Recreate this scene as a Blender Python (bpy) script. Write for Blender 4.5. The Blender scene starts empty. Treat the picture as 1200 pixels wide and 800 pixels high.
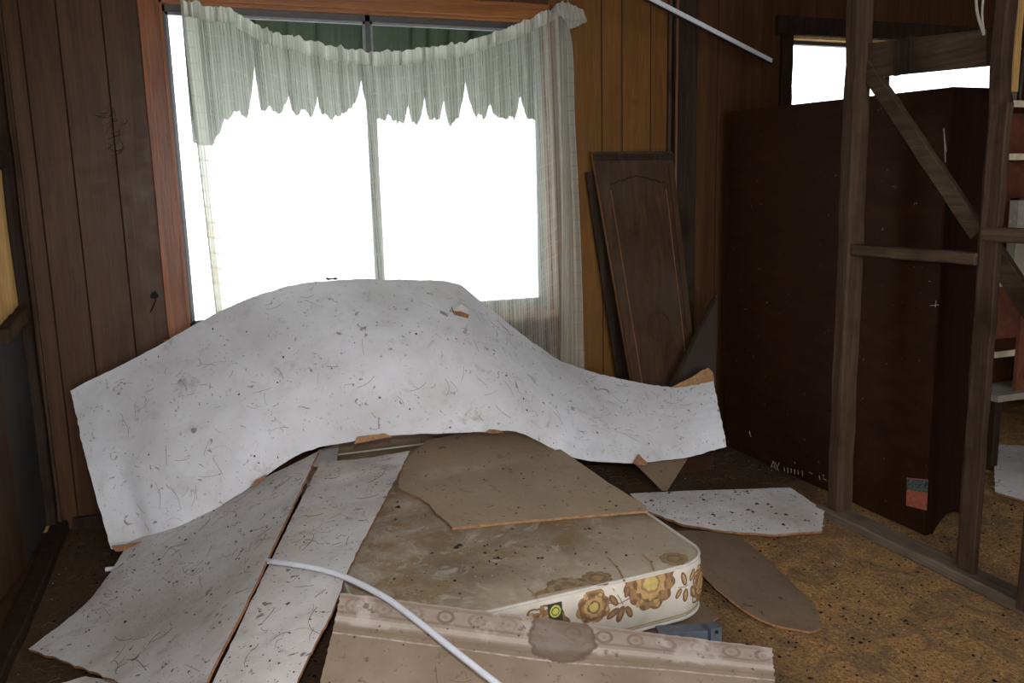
import bpy, bmesh, math, random
from mathutils import Vector, noise as mnoise
S = bpy.context.scene
C = bpy.data.collections.new('scene'); S.collection.children.link(C)
random.seed(7)
# ------------------------------------------------------------------ camera
F = 970.0; EYE = 1.5
yaw, pit, rol = math.radians(20), math.radians(9.7), math.radians(1.4)
FW = Vector((math.sin(yaw)*math.cos(pit), math.cos(yaw)*math.cos(pit), -math.sin(pit)))
r0 = Vector((math.cos(yaw), -math.sin(yaw), 0)); u0 = r0.cross(FW)
RT = math.cos(rol)*r0 - math.sin(rol)*u0; UP = math.sin(rol)*r0 + math.cos(rol)*u0
cam = bpy.data.objects.new('camera', bpy.data.cameras.new('camera')); C.objects.link(cam)
from mathutils import Matrix
mt = Matrix((RT, UP, -FW)).transposed().to_4x4(); mt.translation = Vector((0, 0, EYE)); cam.matrix_world = mt
cam.data.sensor_width = 36; cam.data.lens = 36*F/1200; cam.data.clip_start = .02
S.camera = cam
# ------------------------------------------------------------------ world, lights, exposure
S.view_settings.view_transform = 'Standard'; S.view_settings.look = 'None'
S.view_settings.exposure = 0.0; S.view_settings.gamma = 1; S.view_settings.use_curve_mapping = False
w = bpy.data.worlds.new('overcast_sky'); S.world = w; w.use_nodes = True
w.node_tree.nodes['Background'].inputs[0].default_value = (.93, .97, 1, 1)
w.node_tree.nodes['Background'].inputs[1].default_value = 4.2
def light(name, kind, loc, energy, color=(1, 1, 1), rot=(0, 0, 0), **k):
    l = bpy.data.lights.new(name, kind); l.energy = energy; l.color = color
    for a, b in k.items(): setattr(l, a, b)
    o = bpy.data.objects.new(name, l); o.location = loc; o.rotation_euler = rot; C.objects.link(o); return o
light('sun', 'SUN', (0, 0, 8), 3.0, (1, .97, .92), (math.radians(38), 0, math.radians(10)), angle=.02)   # from behind the house onto the yard
light('camera_flash', 'SPOT', (.03, 0, EYE+.15), 142, (1, .98, .97), (math.radians(90-19), 0, -yaw), shadow_soft_size=.025, spot_size=math.radians(108), spot_blend=1.0)
light('rear_fill', 'AREA', (1.0, -2.35, 1.5), 50, (1, .96, .92), (math.radians(90), 0, 0), shape='RECTANGLE', size=2.6, size_y=2.0)  # added soft fill behind the camera, standing in for an unseen opening
light('overhead_fill', 'AREA', (1.1, .1, 2.7), 30, (.97, .98, 1), (math.radians(22), 0, 0), shape='RECTANGLE', size=2.2, size_y=1.4)  # added overhead fill that brightens the floor and low boards, source unseen
# ------------------------------------------------------------------ pixel <-> place helpers (1200x800 frame)
def ray(x, y): return FW + RT*((x-600)/F) + UP*((400-y)/F)
O = Vector((0, 0, EYE))
def aY(x, y, Y): r = ray(x, y); return O + r*(Y/r.y)
def aX(x, y, X): r = ray(x, y); return O + r*(X/r.x)
def aZ(x, y, Z=0.): r = ray(x, y); return O + r*((Z-EYE)/r.z)
def proj(p):
    q = p-O; d = q.dot(FW); return 600+F*q.dot(RT)/d, 400-F*q.dot(UP)/d
# ------------------------------------------------------------------ materials
class M:
    def __init__(s, name, rough=.8, spec=.3):
        s.m = bpy.data.materials.new(name); s.m.use_nodes = True; s.t = s.m.node_tree
        s.b = s.t.nodes['Principled BSDF']; s.b.inputs['Roughness'].default_value = rough
        s.b.inputs['Specular IOR Level'].default_value = spec
        s.tc = None
    def n(s, ty, **k):
        x = s.t.nodes.new(ty)
        for a, b in k.items(): setattr(x, a, b)
        return x
    def put(s, sock, v):
        if v is None: return
        if hasattr(v, 'is_output'): s.t.links.new(v, sock)
        elif isinstance(v, (tuple, list)): sock.default_value = tuple(v)+((1,) if len(v) == 3 and len(sock.default_value) == 4 else ())
        else: sock.default_value = v
    def co(s, which='Object', scale=(1, 1, 1), rot=(0, 0, 0), warp=0):
        if not s.tc: s.tc = s.n('ShaderNodeTexCoord')
        mp = s.n('ShaderNodeMapping'); mp.inputs['Scale'].default_value = scale; mp.inputs['Rotation'].default_value = rot
        s.t.links.new(s.tc.outputs[which], mp.inputs[0]); return mp.outputs[0]
    def noise(s, co, sc, det=4, rough=.55, dist=0):
        x = s.n('ShaderNodeTexNoise'); s.put(x.inputs['Vector'], co); x.inputs['Scale'].default_value = sc
        x.inputs['Detail'].default_value = det; x.inputs['Roughness'].default_value = rough; x.inputs['Distortion'].default_value = dist
        return x.outputs['Fac']
    def vor(s, co, sc, out='Distance', feature='F1', rnd=1):
        x = s.n('ShaderNodeTexVoronoi', feature=feature); s.put(x.inputs['Vector'], co); x.inputs['Scale'].default_value = sc
        x.inputs['Randomness'].default_value = rnd; return x.outputs[out]
    def ramp(s, f, stops, interp='LINEAR'):
        x = s.n('ShaderNodeValToRGB'); e = x.color_ramp.elements; x.color_ramp.interpolation = interp
        while len(e) < len(stops): e.new(.5)
        for el, (p, c) in zip(e, stops):
            el.position = p; el.color = (c, c, c, 1) if isinstance(c, (int, float)) else (*c, 1)
        s.put(x.inputs[0], f); return x.outputs[0]
    def mix(s, f, a, b, mode='MIX'):
        x = s.n('ShaderNodeMix', data_type='RGBA', blend_type=mode)
        s.put(x.inputs[0], f); s.put(x.inputs[6], a); s.put(x.inputs[7], b); return x.outputs[2]
    def mth(s, op, a, b=0., c=0.):
        x = s.n('ShaderNodeMath', operation=op); s.put(x.inputs[0], a); s.put(x.inputs[1], b); s.put(x.inputs[2], c); return x.outputs[0]
    def sep(s, co):
        x = s.n('ShaderNodeSeparateXYZ'); s.put(x.inputs[0], co); return x.outputs
    def bump(s, h, st=.3, d=.01):
        x = s.n('ShaderNodeBump'); x.inputs['Strength'].default_value = st; x.inputs['Distance'].default_value = d
        s.put(x.inputs['Height'], h); s.t.links.new(x.outputs[0], s.b.inputs['Normal'])
    def col(s, v): s.put(s.b.inputs['Base Color'], v); return s
def lin(r, g, b): return tuple(((c/255)/12.92 if c <= 10 else ((c/255+.055)/1.055)**2.4) for c in (r, g, b))
def plain(name, c, rough=.7, spec=.3, var=.25, sc=30):
    m = M(name, rough, spec); co = m.co(); f = m.noise(co, sc, 5, .6)
    m.col(m.mix(m.ramp(f, [(.3, 0), (.7, 1)]), tuple(x*(1-var) for x in c), tuple(min(1, x*(1+var)) for x in c)))
    m.bump(f, .15, .004); return m.m
def wood(name, c1, c2, rough=.7, spec=.3, axis='Z', sc=1., dark=.0):
    m = M(name, rough, spec)
    st = {'X': (.6, 14, 14), 'Y': (14, .6, 14), 'Z': (14, 14, .6)}[axis]
    co = m.co('Object', tuple(v*sc for v in st)); f = m.noise(co, 2.2, 6, .65, .6)
    g = m.noise(m.co('Object', tuple(v*sc*4 for v in st)), 3, 3, .6)
    c = m.mix(m.ramp(f, [(.32, 0), (.68, 1)]), c1, c2)
    c = m.mix(m.ramp(g, [(.35, .35), (.6, 0)]), c, tuple(v*.45 for v in c1))
    if dark:
        d = m.noise(m.co(), 3.5, 5, .6); c = m.mix(m.ramp(d, [(.5, 0), (.68, dark)]), c, tuple(v*.3 for v in c1))
    m.col(c); m.bump(m.mth('ADD', f, g), .25, .004); return m.m
def sheetmat(name, base, dirt, spot, amt=1.):
    m = M(name, .75, .25); co = m.co()
    a = m.noise(co, 2.3, 6, .6); b = m.noise(co, 11, 6, .65, .4); c_ = m.noise(co, 45, 4, .7)
    c = m.mix(m.ramp(a, [(.38, 0), (.66, .55*amt)]), base, dirt)
    c = m.mix(m.ramp(b, [(.55, 0), (.72, .45*amt)]), c, dirt)
    c = m.mix(m.ramp(c_, [(.64, 0), (.70, .75*amt)]), c, spot)
    s2 = m.noise(m.co('Object', (1, 1, 1), (.4, .7, 1.1)), 19, 3, .5, 1.5)
    c = m.mix(m.ramp(s2, [(.655, 0), (.71, .8*amt)]), c, spot)
    s3 = m.noise(m.co('Object', (1, 1, 1), (1.4, .2, .6)), 7.5, 6, .72, .5); c = m.mix(m.ramp(s3, [(.60, 0), (.70, .55*amt)]), c, tuple(.5*x+.5*y for x, y in zip(dirt, spot)))
    m.col(c); m.bump(m.mth('ADD', m.mth('MULTIPLY', b, .6), c_), .22, .003); return m.m
MT = {}
MT['white'] = sheetmat('white_ceiling_sheet', (.72, .72, .75), (.44, .42, .41), (.15, .10, .065), .9)
MT['white2'] = sheetmat('white_sheet_scraps', (.82, .79, .78), (.46, .40, .35), (.12, .08, .055), 1.15)
MT['fibre'] = plain('torn_brown_fibre', (.27, .13, .065), .9, .1, .35, 60)
MT['fibre_tan'] = plain('torn_tan_fibre', (.33, .185, .09), .9, .1, .3, 60)
MT['tan'] = sheetmat('tan_board_back', (.47, .35, .235), (.34, .24, .155), (.12, .075, .045), 1.)
MT['brownboard'] = sheetmat('brown_hardboard', (.22, .15, .10), (.14, .095, .062), (.05, .035, .03), 1.)
MT['darkboard'] = sheetmat('dark_grey_hardboard', (.045, .034, .028), (.028, .021, .018), (.02, .016, .014), 1.)
MT['fibro'] = sheetmat('grey_fibre_cement', (.045, .043, .040), (.028, .026, .024), (.03, .025, .02), .8)
MT['timber'] = wood('old_rough_timber', (.046, .026, .016), (.10, .060, .038), .85, .15, 'Z', 1, .6)
MT['timber_h'] = wood('old_rough_timber_level', (.055, .034, .021), (.12, .075, .048), .85, .15, 'Y', 1, .5)
MT['timber_dark'] = wood('dark_weathered_timber', (.018, .010, .006), (.045, .027, .017), .8, .2, 'Z', 1, .6)
MT['trim'] = wood('varnished_orange_trim', (.14, .040, .010), (.30, .095, .024), .4, .3, 'Z')
MT['trim_h'] = wood('varnished_orange_trim_level', (.17, .055, .013), (.34, .125, .032), .4, .3, 'X')
MT['yellow'] = wood('yellow_ply', (.42, .23, .07), (.58, .36, .13), .7, .3, 'Z')
MT['alu'] = plain('dark_window_metal', (.035, .03, .03), .45, .5, .3)
MT['alu_light'] = plain('pale_window_metal', (.16, .17, .17), .45, .5, .2)
MT['plastic'] = plain('white_plastic', (.74, .76, .82), .4, .5, .06)
MT['wire'] = plain('pale_cable', (.34, .32, .28), .5, .4, .1)
MT['steel'] = plain('blue_grey_steel', (.10, .12, .15), .5, .5, .2)
MT['black'] = plain('dark_crumbs', (.035, .024, .018), .9, .1, .4)
MT['ink'] = plain('black_crumbs', (.012, .009, .008), .9, .1, .3); MT['plate'] = wood('dusty_level_timber', (.12, .09, .065), (.22, .17, .13), .9, .1, 'Y', 1, .5)
MT['crumb'] = plain('brown_crumbs', (.10, .06, .038), .9, .1, .4)
MT['straw'] = plain('dry_straw', (.13, .09, .055), .9, .1, .35)
MT['chip'] = plain('pale_chips', (.6, .57, .55), .9, .1, .1)
# wall panelling: random-width boards, glossy veneer
def panelmat(name, c1, c2):
    m = M(name, .45, .2)
    co = m.co('Object', (9, 9, .5)); f = m.noise(co, 2.0, 6, .6, .8)
    g = m.noise(m.co('Object', (60, 60, 2.2)), 3, 3, .6)
    c = m.mix(m.ramp(f, [(.3, 0), (.7, 1)]), c1, c2)
    c = m.mix(m.ramp(g, [(.4, .35), (.6, 0)]), c, tuple(v*.5 for v in c1))
    st = m.noise(m.co(), 4, 5, .7); c = m.mix(m.ramp(st, [(.6, 0), (.75, .5)]), c, (.05, .035, .025))
    m.col(c); m.bump(m.mth('ADD', f, g), .12, .002)
    m.put(m.b.inputs['Roughness'], m.ramp(m.noise(m.co(), 14, 4, .7), [(.3, .36), (.7, .55)])); return m.m
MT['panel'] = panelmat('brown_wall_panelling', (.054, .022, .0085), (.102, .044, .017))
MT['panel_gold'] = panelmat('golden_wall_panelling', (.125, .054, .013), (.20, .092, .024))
MT['groove'] = plain('dark_groove_stain', (.035, .014, .007), .7, .2, .1)  # darker brown inside the V grooves between boards
# wardrobe
m = M('dark_red_wardrobe_ply', .6, .12)
f = m.noise(m.co('Object', (3, 3, 9)), 2, 5, .6, .5)
c = m.mix(m.ramp(f, [(.3, 0), (.7, 1)]), (.026, .0095, .0055), (.046, .017, .0095))
c = m.mix(m.ramp(m.noise(m.co(), 38, 3, .6, 1.), [(.70, 0), (.74, .6)]), c, (.35, .3, .28))
m.col(c); m.bump(f, .15, .003); MT['wardrobe'] = m.m
MT['wardrobe_side'] = wood('dark_wardrobe_side', (.011, .0035, .002), (.022, .008, .0045), .6, .12)
# cabinet door
m = M('weathered_brown_door', .65, .15)
f = m.noise(m.co('Object', (12, 12, .8)), 1.6, 6, .6, 1.0)
c = m.mix(m.ramp(f, [(.32, 0), (.7, 1)]), (.035, .016, .008), (.082, .043, .022))
d = m.noise(m.co(), 5, 5, .6); c = m.mix(m.ramp(d, [(.45, 0), (.65, .6)]), c, (.030, .012, .006))
c = m.mix(m.ramp(m.noise(m.co(), 2.5, 4, .6), [(.45, 0), (.65, .55)]), c, (.062, .048, .036))
m.col(c); m.bump(f, .2, .003); MT['door'] = m.m
MT['door_edge'] = wood('bare_door_edge', (.14, .06, .028), (.24, .11, .05), .6, .3)
# floor: rust-orange matted covering, mixed to dark brown towards the left and back
m = M('matted_orange_floor', .95, .08)
co = m.co(); a = m.noise(co, 7, 7, .75, .6); b = m.noise(co, 75, 6, .8, .3); e = m.noise(co, 60, 3, .6)
c = m.mix(m.ramp(b, [(.36, 0), (.62, 1)]), (.15, .08, .036), (.66, .37, .145))
c = m.mix(m.ramp(a, [(.40, .75), (.56, 0)]), c, (.17, .11, .068))
c = m.mix(m.ramp(e, [(.64, 0), (.69, .9)]), c, (.035, .022, .016))
c = m.mix(m.ramp(m.vor(co, 85), [(.07, .35), (.13, 0)]), c, (.62, .44, .22))
st1 = m.noise(m.co('Object', (90, 14, 1), (0, 0, .5)), 1, 3, .6); st2 = m.noise(m.co('Object', (90, 14, 1), (0, 0, 2.1)), 1, 3, .6)
c = m.mix(m.ramp(st1, [(.60, 0), (.68, .6)]), c, (.07, .04, .024)); c = m.mix(m.ramp(st2, [(.62, 0), (.70, .6)]), c, (.72, .48, .22))
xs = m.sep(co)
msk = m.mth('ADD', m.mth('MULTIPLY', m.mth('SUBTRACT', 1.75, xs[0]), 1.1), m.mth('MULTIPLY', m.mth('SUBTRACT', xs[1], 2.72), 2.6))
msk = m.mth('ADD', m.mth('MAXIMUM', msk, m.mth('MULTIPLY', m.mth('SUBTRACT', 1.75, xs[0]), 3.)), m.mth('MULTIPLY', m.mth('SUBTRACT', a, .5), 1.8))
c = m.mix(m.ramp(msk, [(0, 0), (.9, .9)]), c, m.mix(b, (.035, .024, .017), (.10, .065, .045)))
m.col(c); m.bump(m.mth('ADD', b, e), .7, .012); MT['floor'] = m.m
# mattress top
m = M('soiled_mattress_ticking', .9, .1)
co = m.co(); a = m.noise(co, 3.2, 6, .6, .4); b = m.noise(co, 9, 5, .65); e = m.noise(co, 60, 4, .7)
c = m.mix(m.ramp(a, [(.28, 0), (.58, 1)]), (.22, .16, .105), (.44, .35, .25))
c = m.mix(m.ramp(b, [(.48, 0), (.62, .75)]), c, (.30, .19, .09)); c = m.mix(m.ramp(m.noise(co, 6.5, 6, .75, 1.2), [(.53, 0), (.64, .7)]), c, (.56, .50, .42))
c = m.mix(m.ramp(e, [(.58, 0), (.7, .5)]), c, (.09, .06, .04))
xs = m.sep(co); k = m.mth('ADD', m.mth('MULTIPLY', m.mth('SUBTRACT', xs[0], .8), 1.3), m.mth('MULTIPLY', m.mth('SUBTRACT', 2.62, xs[1]), 2.4))
c = m.mix(m.ramp(m.mth('ADD', k, m.mth('SUBTRACT', a, .5)), [(.35, 0), (1.3 if False else 1., .75)]), c, (.46, .38, .29))
m.col(c); m.bump(m.mth('ADD', a, e), .3, .006); MT['ticking'] = m.m
MT['cream'] = plain('cream_side_fabric', (.60, .54, .46), .85, .15, .12, 12)
MT['piping'] = plain('cream_piping', (.58, .53, .47), .8, .2, .1)
for nm, cc in dict(fl_brown=(.20, .115, .065), fl_mid=(.31, .18, .085), fl_tan=(.46, .29, .13), fl_yellow=(.50, .38, .14), fl_purple=(.22, .13, .10),
                   st_tan=(.42, .32, .17), st_grey=(.34, .35, .33), tag_green=(.05, .055, .03), tag_yellow=(.50, .50, .12),
                   ff_brown=(.23, .155, .095), ff_tan=(.33, .22, .12), ff_or=(.40, .23, .09)).items():
    MT[nm] = plain('print_'+nm, cc, .9, .1, .22, 40)
# front board with printed border (UV in metres)
m = M('embossed_border_board', .75, .25)
uv = m.sep(m.co('UV')); u, v = uv[0], uv[1]; co = m.co()
n1 = m.noise(co, 5, 6, .6); n2 = m.noise(co, 26, 5, .65)
c = m.mix(m.ramp(n1, [(.35, 0), (.65, 1)]), (.25, .18, .125), (.34, .25, .18))
band = m.ramp(v, [(0, 1), (.115, 1), (.125, 0)]); c = m.mix(m.mth('MULTIPLY', band, .8), c, m.mix(n2, (.30, .215, .17), (.52, .42, .36)))
for v0, wd, st in ((.012, .006, .8), (.072, .005, .9), (.118, .004, .5), (.134, .003, .6)):
    l = m.mth('LESS_THAN', m.mth('ABSOLUTE', m.mth('SUBTRACT', v, v0)), wd); c = m.mix(m.mth('MULTIPLY', l, st*.55), c, (.20, .135, .10))
l = m.mth('LESS_THAN', m.mth('ABSOLUTE', m.mth('SUBTRACT', v, .098)), .010); c = m.mix(m.mth('MULTIPLY', l, .55), c, (.60, .50, .43))
l = m.mth('LESS_THAN', m.mth('ABSOLUTE', m.mth('SUBTRACT', v, .155)), .003); c = m.mix(m.mth('MULTIPLY', l, m.ramp(n2, [(.4, .2), (.6, .8)])), c, (.62, .52, .45))
du = m.mth('SUBTRACT', m.mth('FRACT', m.mth('DIVIDE', u, .092)), .5); du = m.mth('MULTIPLY', du, .092)
rr = m.mth('SQRT', m.mth('ADD', m.mth('MULTIPLY', du, du), m.mth('POWER', m.mth('ABSOLUTE', m.mth('SUBTRACT', v, .043)), 2.)))
ring = m.mth('LESS_THAN', m.mth('ABSOLUTE', m.mth('SUBTRACT', rr, .022)), .005)
c = m.mix(m.mth('MULTIPLY', ring, m.ramp(n1, [(.35, .15), (.6, .75)])), c, (.20, .13, .09))
dot = m.mth('LESS_THAN', rr, .008); c = m.mix(m.mth('MULTIPLY', dot, .4), c, (.24, .17, .12))
pp = m.noise(co, 9, 5, .6); c = m.mix(m.mth('MULTIPLY', band, m.ramp(pp, [(.52, 0), (.62, .65)])), c, (.60, .52, .46))
# water stain patch
q = m.mth('SQRT', m.mth('ADD', m.mth('POWER', m.mth('ABSOLUTE', m.mth('SUBTRACT', u, .66)), 2.), m.mth('MULTIPLY', m.mth('POWER', m.mth('ABSOLUTE', m.mth('SUBTRACT', v, .065)), 2.), 1.)))
q = m.mth('ADD', q, m.mth('MULTIPLY', m.mth('SUBTRACT', m.noise(co, 14, 4, .6), .5), .09))
c = m.mix(m.ramp(q, [(.078, .7), (.094, .95), (.102, 0)]), c, (.15, .10, .068))
c = m.mix(m.ramp(n2, [(.60, 0), (.68, .75)]), c, (.13, .08, .055))
m.col(c); m.bump(m.mth('ADD', m.mth('MULTIPLY', ring, 1.), m.mth('MULTIPLY', n2, .8)), .3, .004); MT['border'] = m.m
# glass: mostly clear with a faint reflection
def glass(name, tint=(.93, .96, .95), refl=.05):
    m = bpy.data.materials.new(name); m.use_nodes = True; t = m.node_tree; t.nodes.remove(t.nodes['Principled BSDF'])
    a = t.nodes.new('ShaderNodeBsdfTransparent'); a.inputs[0].default_value = (*tint, 1)
    g = t.nodes.new('ShaderNodeBsdfGlossy'); g.inputs['Roughness'].default_value = .12
    x = t.nodes.new('ShaderNodeMixShader'); x.inputs[0].default_value = refl
    t.links.new(a.outputs[0], x.inputs[1]); t.links.new(g.outputs[0], x.inputs[2]); t.links.new(x.outputs[0], t.nodes['Material Output'].inputs[0]); return m
MT['glass'] = glass('dusty_window_glass')
# sheer lace curtain: threads opaque, gaps open (UV: u across 0-1, v down in metres)
def sheer(name, cover, stain=1., band=False):
    m = M(name, .9, .1); t = m.t; uv = m.sep(m.co('UV')); u, v = uv[0], uv[1]; co = m.co()
    th = m.mth('SINE', m.mth('MULTIPLY', u, 2*math.pi*150)); tv = m.mth('SINE', m.mth('MULTIPLY', u, 2*math.pi*37))
    n1 = m.noise(m.co('UV', (60, 1.5, 1)), 2, 3, .6); n2 = m.noise(m.co('UV', (3, 4, 1)), 2, 4, .6)
    cov = m.mth('ADD', cover, m.mth('MULTIPLY', th, .13)); cov = m.mth('ADD', cov, m.mth('MULTIPLY', tv, .04))
    cov = m.mth('ADD', cov, m.mth('MULTIPLY', m.mth('SUBTRACT', n1, .5), .5))
    hl = m.mth('FRACT', m.mth('MULTIPLY', m.mth('ADD', v, m.mth('MULTIPLY', n2, .02)), 14.)); hl = m.mth('LESS_THAN', hl, .10)
    cov = m.mth('ADD', cov, m.mth('MULTIPLY', hl, .16)); cov = m.mth('MINIMUM', m.mth('MAXIMUM', m.mth('ADD', cov, m.ramp(m.mth('ABSOLUTE', m.mth('SUBTRACT', u, .5)), [(.462, 0), (.482, .42)])), .1), .97)
    col = m.mix(m.mth('MULTIPLY', hl, .5), (.60, .60, .545), (.44, .37, .31))
    edge = m.ramp(m.mth('ABSOLUTE', m.mth('SUBTRACT', u, .5)), [(.40, 0), (.5, .6)])
    ex = m.mth('MULTIPLY', edge, m.ramp(m.mth('MULTIPLY', v, .6), [(.3, 0), (.6, 1)]))
    col = m.mix(m.mth('MULTIPLY', ex, m.ramp(n2, [(.35, .2), (.6, stain)])), col, (.55, .40, .24))
    df = m.n('ShaderNodeBsdfDiffuse'); tr = m.n('ShaderNodeBsdfTranslucent'); tp = m.n('ShaderNodeBsdfTransparent')
    m.put(df.inputs[0], col); m.put(tr.inputs[0], col)
    a = m.n('ShaderNodeMixShader'); a.inputs[0].default_value = .58; t.links.new(df.outputs[0], a.inputs[1]); t.links.new(tr.outputs[0], a.inputs[2])
    b = m.n('ShaderNodeMixShader'); m.put(b.inputs[0], cov); t.links.new(tp.outputs[0], b.inputs[1]); t.links.new(a.outputs[0], b.inputs[2])
    t.links.new(b.outputs[0], t.nodes['Material Output'].inputs[0]); return m.m
MT['sheer'] = sheer('sheer_lace_curtain', .50); MT['sheer2'] = sheer('sheer_lace_hem', .72, .9); MT['band'] = sheer('gathered_curtain_heading', .93, .2)
MT['shade'] = plain('green_shade_cloth', (.062, .078, .052), .9, .1, .12, 3)
MT['yard'] = plain('pale_concrete_yard', (.72, .72, .68), .9, .1, .08, 1)
MT['roofdark'] = wood('dark_roof_boards', (.03, .02, .014), (.06, .04, .03), .9, .1, 'X')
MT['sticker'] = plain('faded_red_label', (.42, .12, .07), .6, .3, .3, 60)
MT['sticker_dark'] = plain('label_picture', (.09, .11, .10), .6, .3, .9, 90)
MT['chalk'] = plain('chalk_writing', (.34, .30, .28), .8, .1, .3, 80)
MT['bluepaint'] = plain('blue_painted_edge', (.10, .14, .25), .5, .4, .2)
MT['shelfred'] = plain('red_brown_shelving', (.16, .055, .03), .6, .3, .25)
MT['pale'] = plain('window_lit_edge', (.70, .60, .42), .6, .3, .15)  # pale cream stands for window light reflected on the shelf edges
MT['speck'] = sheetmat('speckled_grey_laminate', (.30, .26, .22), (.2, .17, .14), (.5, .45, .4), 1.2)
MT['hardleaf'] = plain('black_dry_leaf', (.012, .010, .009), .8, .2, .3)
# ------------------------------------------------------------------ mesh helpers
class MB:
    def __init__(s): s.v = []; s.f = []; s.mi = []; s.uv = []; s.mats = []
    def mat(s, key):
        if key not in s.mats: s.mats.append(key)
        return s.mats.index(key)
    def face(s, pts, key, uvs=None):
        i = len(s.v); s.v += [tuple(p) for p in pts]; s.f.append(tuple(range(i, i+len(pts)))); s.mi.append(s.mat(key)); s.uv.append(uvs); return s
    def idx(s, vs, fs, key, uvs=None):
        i = len(s.v); s.v += [tuple(p) for p in vs]; k = s.mat(key)
        for f in fs: s.f.append(tuple(a+i for a in f)); s.mi.append(k); s.uv.append([uvs[a] for a in f] if uvs else None)
        return s
    def box(s, x0, x1, y0, y1, z0, z1, key):
        vs = [(x, y, z) for z in (z0, z1) for y in (y0, y1) for x in (x0, x1)]
        return s.idx(vs, [(0, 2, 3, 1), (4, 5, 7, 6), (0, 1, 5, 4), (2, 6, 7, 3), (0, 4, 6, 2), (1, 3, 7, 5)], key)
    def beam(s, a, b, wid, thk, key, side=Vector((0, 0, 1)), seg=10, wob=.0015, seed=0):
        a, b = Vector(a), Vector(b); d = (b-a).normalized(); n1 = d.cross(side).normalized(); n2 = n1.cross(d).normalized()
        vs = []; rr = random.Random(seed+int(a.x*1000)+int(b.z*977))
        for k in range(seg+1):
            c = a.lerp(b, k/seg) + n1*rr.uniform(-wob, wob) + n2*rr.uniform(-wob, wob)
            ch = min(wid, thk)*.12
            for (p, q) in ((-wid/2+ch, -thk/2), (wid/2-ch, -thk/2), (wid/2, -thk/2+ch), (wid/2, thk/2-ch), (wid/2-ch, thk/2), (-wid/2+ch, thk/2), (-wid/2, thk/2-ch), (-wid/2, -thk/2+ch)):
                vs.append(c + n1*p + n2*q)
        fs = [(k*8+j, k*8+(j+1) % 8, (k+1)*8+(j+1) % 8, (k+1)*8+j) for k in range(seg) for j in range(8)]
        fs += [tuple(range(7, -1, -1)), tuple(seg*8+j for j in range(8))]
        return s.idx(vs, fs, key)
    def tube(s, pts, r, key, n=8, closed=False, hollow=False):
        pts = [Vector(p) for p in pts]; vs = []; N = len(pts); up = Vector((.13, .21, .97)).normalized()
        for k, p in enumerate(pts):
            d = ((pts[(k+1) % N] - pts[k-1]) if closed else (pts[min(k+1, N-1)]-pts[max(k-1, 0)])).normalized()
            a = d.cross(up).normalized(); b = a.cross(d)
            rk = r[k] if isinstance(r, list) else r
            for j in range(n): t = 2*math.pi*j/n; vs.append(p + a*(rk*math.cos(t)) + b*(rk*math.sin(t)))
        L = N if closed else N-1
        fs = [(k*n+j, k*n+(j+1) % n, ((k+1) % N)*n+(j+1) % n, ((k+1) % N)*n+j) for k in range(L) for j in range(n)]
        if not closed: fs += [tuple(range(n-1, -1, -1)), tuple((N-1)*n+j for j in range(n))]
        return s.idx(vs, fs, key)
    def build(s, name, parent=None, smooth=False, base=None):
        me = bpy.data.meshes.new(name); me.from_pydata(s.v, [], s.f)
        for k in s.mats: me.materials.append(MT[k])
        me.polygons.foreach_set('material_index', s.mi)
        if any(s.uv):
            ul = me.uv_layers.new(name='UVMap')
            for p, u in zip(me.polygons, s.uv):
                if u:
                    for li, c in zip(p.loop_indices, u): ul.data[li].uv = c
        bm = bmesh.new(); bm.from_mesh(me); bmesh.ops.remove_doubles(bm, verts=bm.verts, dist=.00005)
        bmesh.ops.recalc_face_normals(bm, faces=bm.faces); bm.to_mesh(me); bm.free()
        if smooth:
            me.polygons.foreach_set('use_smooth', [True]*len(me.polygons))
            try: me.set_sharp_from_angle(angle=math.radians(40))
            except Exception: pass
        o = bpy.data.objects.new(name, me); C.objects.link(o)
        if parent: o.parent = parent; o.matrix_parent_inverse = parent.matrix_world.inverted()
        return o
def tag(o, label, cat=None, group=None, kind=None):
    o['label'] = label
    if cat: o['category'] = cat
    if group: o['group'] = group
    if kind: o['kind'] = kind
    return o
def thing(name, loc, label, cat, group=None):
    o = bpy.data.objects.new(name, None); o.location = loc; o.empty_display_size = .1; C.objects.link(o)
    bpy.context.view_layer.update()
    o.matrix_world = Matrix.Translation(Vector(loc)); return tag(o, label, cat, group)
def struct(o): o['kind'] = 'structure'; return o
def cr(pts, n):
    """resample a control polyline smoothly to n points"""
    pts = [Vector(p) for p in pts]; P = [2*pts[0]-pts[1]] + pts + [2*pts[-1]-pts[-2]]
    L = [0]
    for a, b in zip(pts, pts[1:]): L.append(L[-1] + max((b-a).length, 1e-6))
    out = []
    for k in range(n):
        s_ = L[-1]*k/(n-1); i = 0
        while i < len(L)-2 and L[i+1] < s_: i += 1
        t = (s_-L[i])/(L[i+1]-L[i]); p0, p1, p2, p3 = P[i:i+4]
        l = (p2-p1).length; m1 = (p2-p0)/max(1e-6, (p2-p0).length)*l*.95; m2 = (p3-p1)/max(1e-6, (p3-p1).length)*l*.95
        t2, t3 = t*t, t*t*t; out.append(p1*(2*t3-3*t2+1) + m1*(t3-2*t2+t) + p2*(-2*t3+3*t2) + m2*(t3-t2))
    return out
def loft(rows, nu, nv):
    """rows: control polylines -> nv x nu grid of points"""
    R = [cr(r, nu) for r in rows]
    cols = [cr([R[k][i] for k in range(len(R))], nv) if len(R) > 2 else [R[0][i].lerp(R[1][i], j/(nv-1)) for j in range(nv)] for i in range(nu)]
    return [[cols[i][j] for i in range(nu)] for j in range(nv)]
def fbm(x, y, z=0): return mnoise.noise(Vector((x, y, z))) + .5*mnoise.noise(Vector((2.1*x, 2.1*y, z+5))) + .25*mnoise.noise(Vector((4.3*x, 4.3*y, z+9)))
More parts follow.
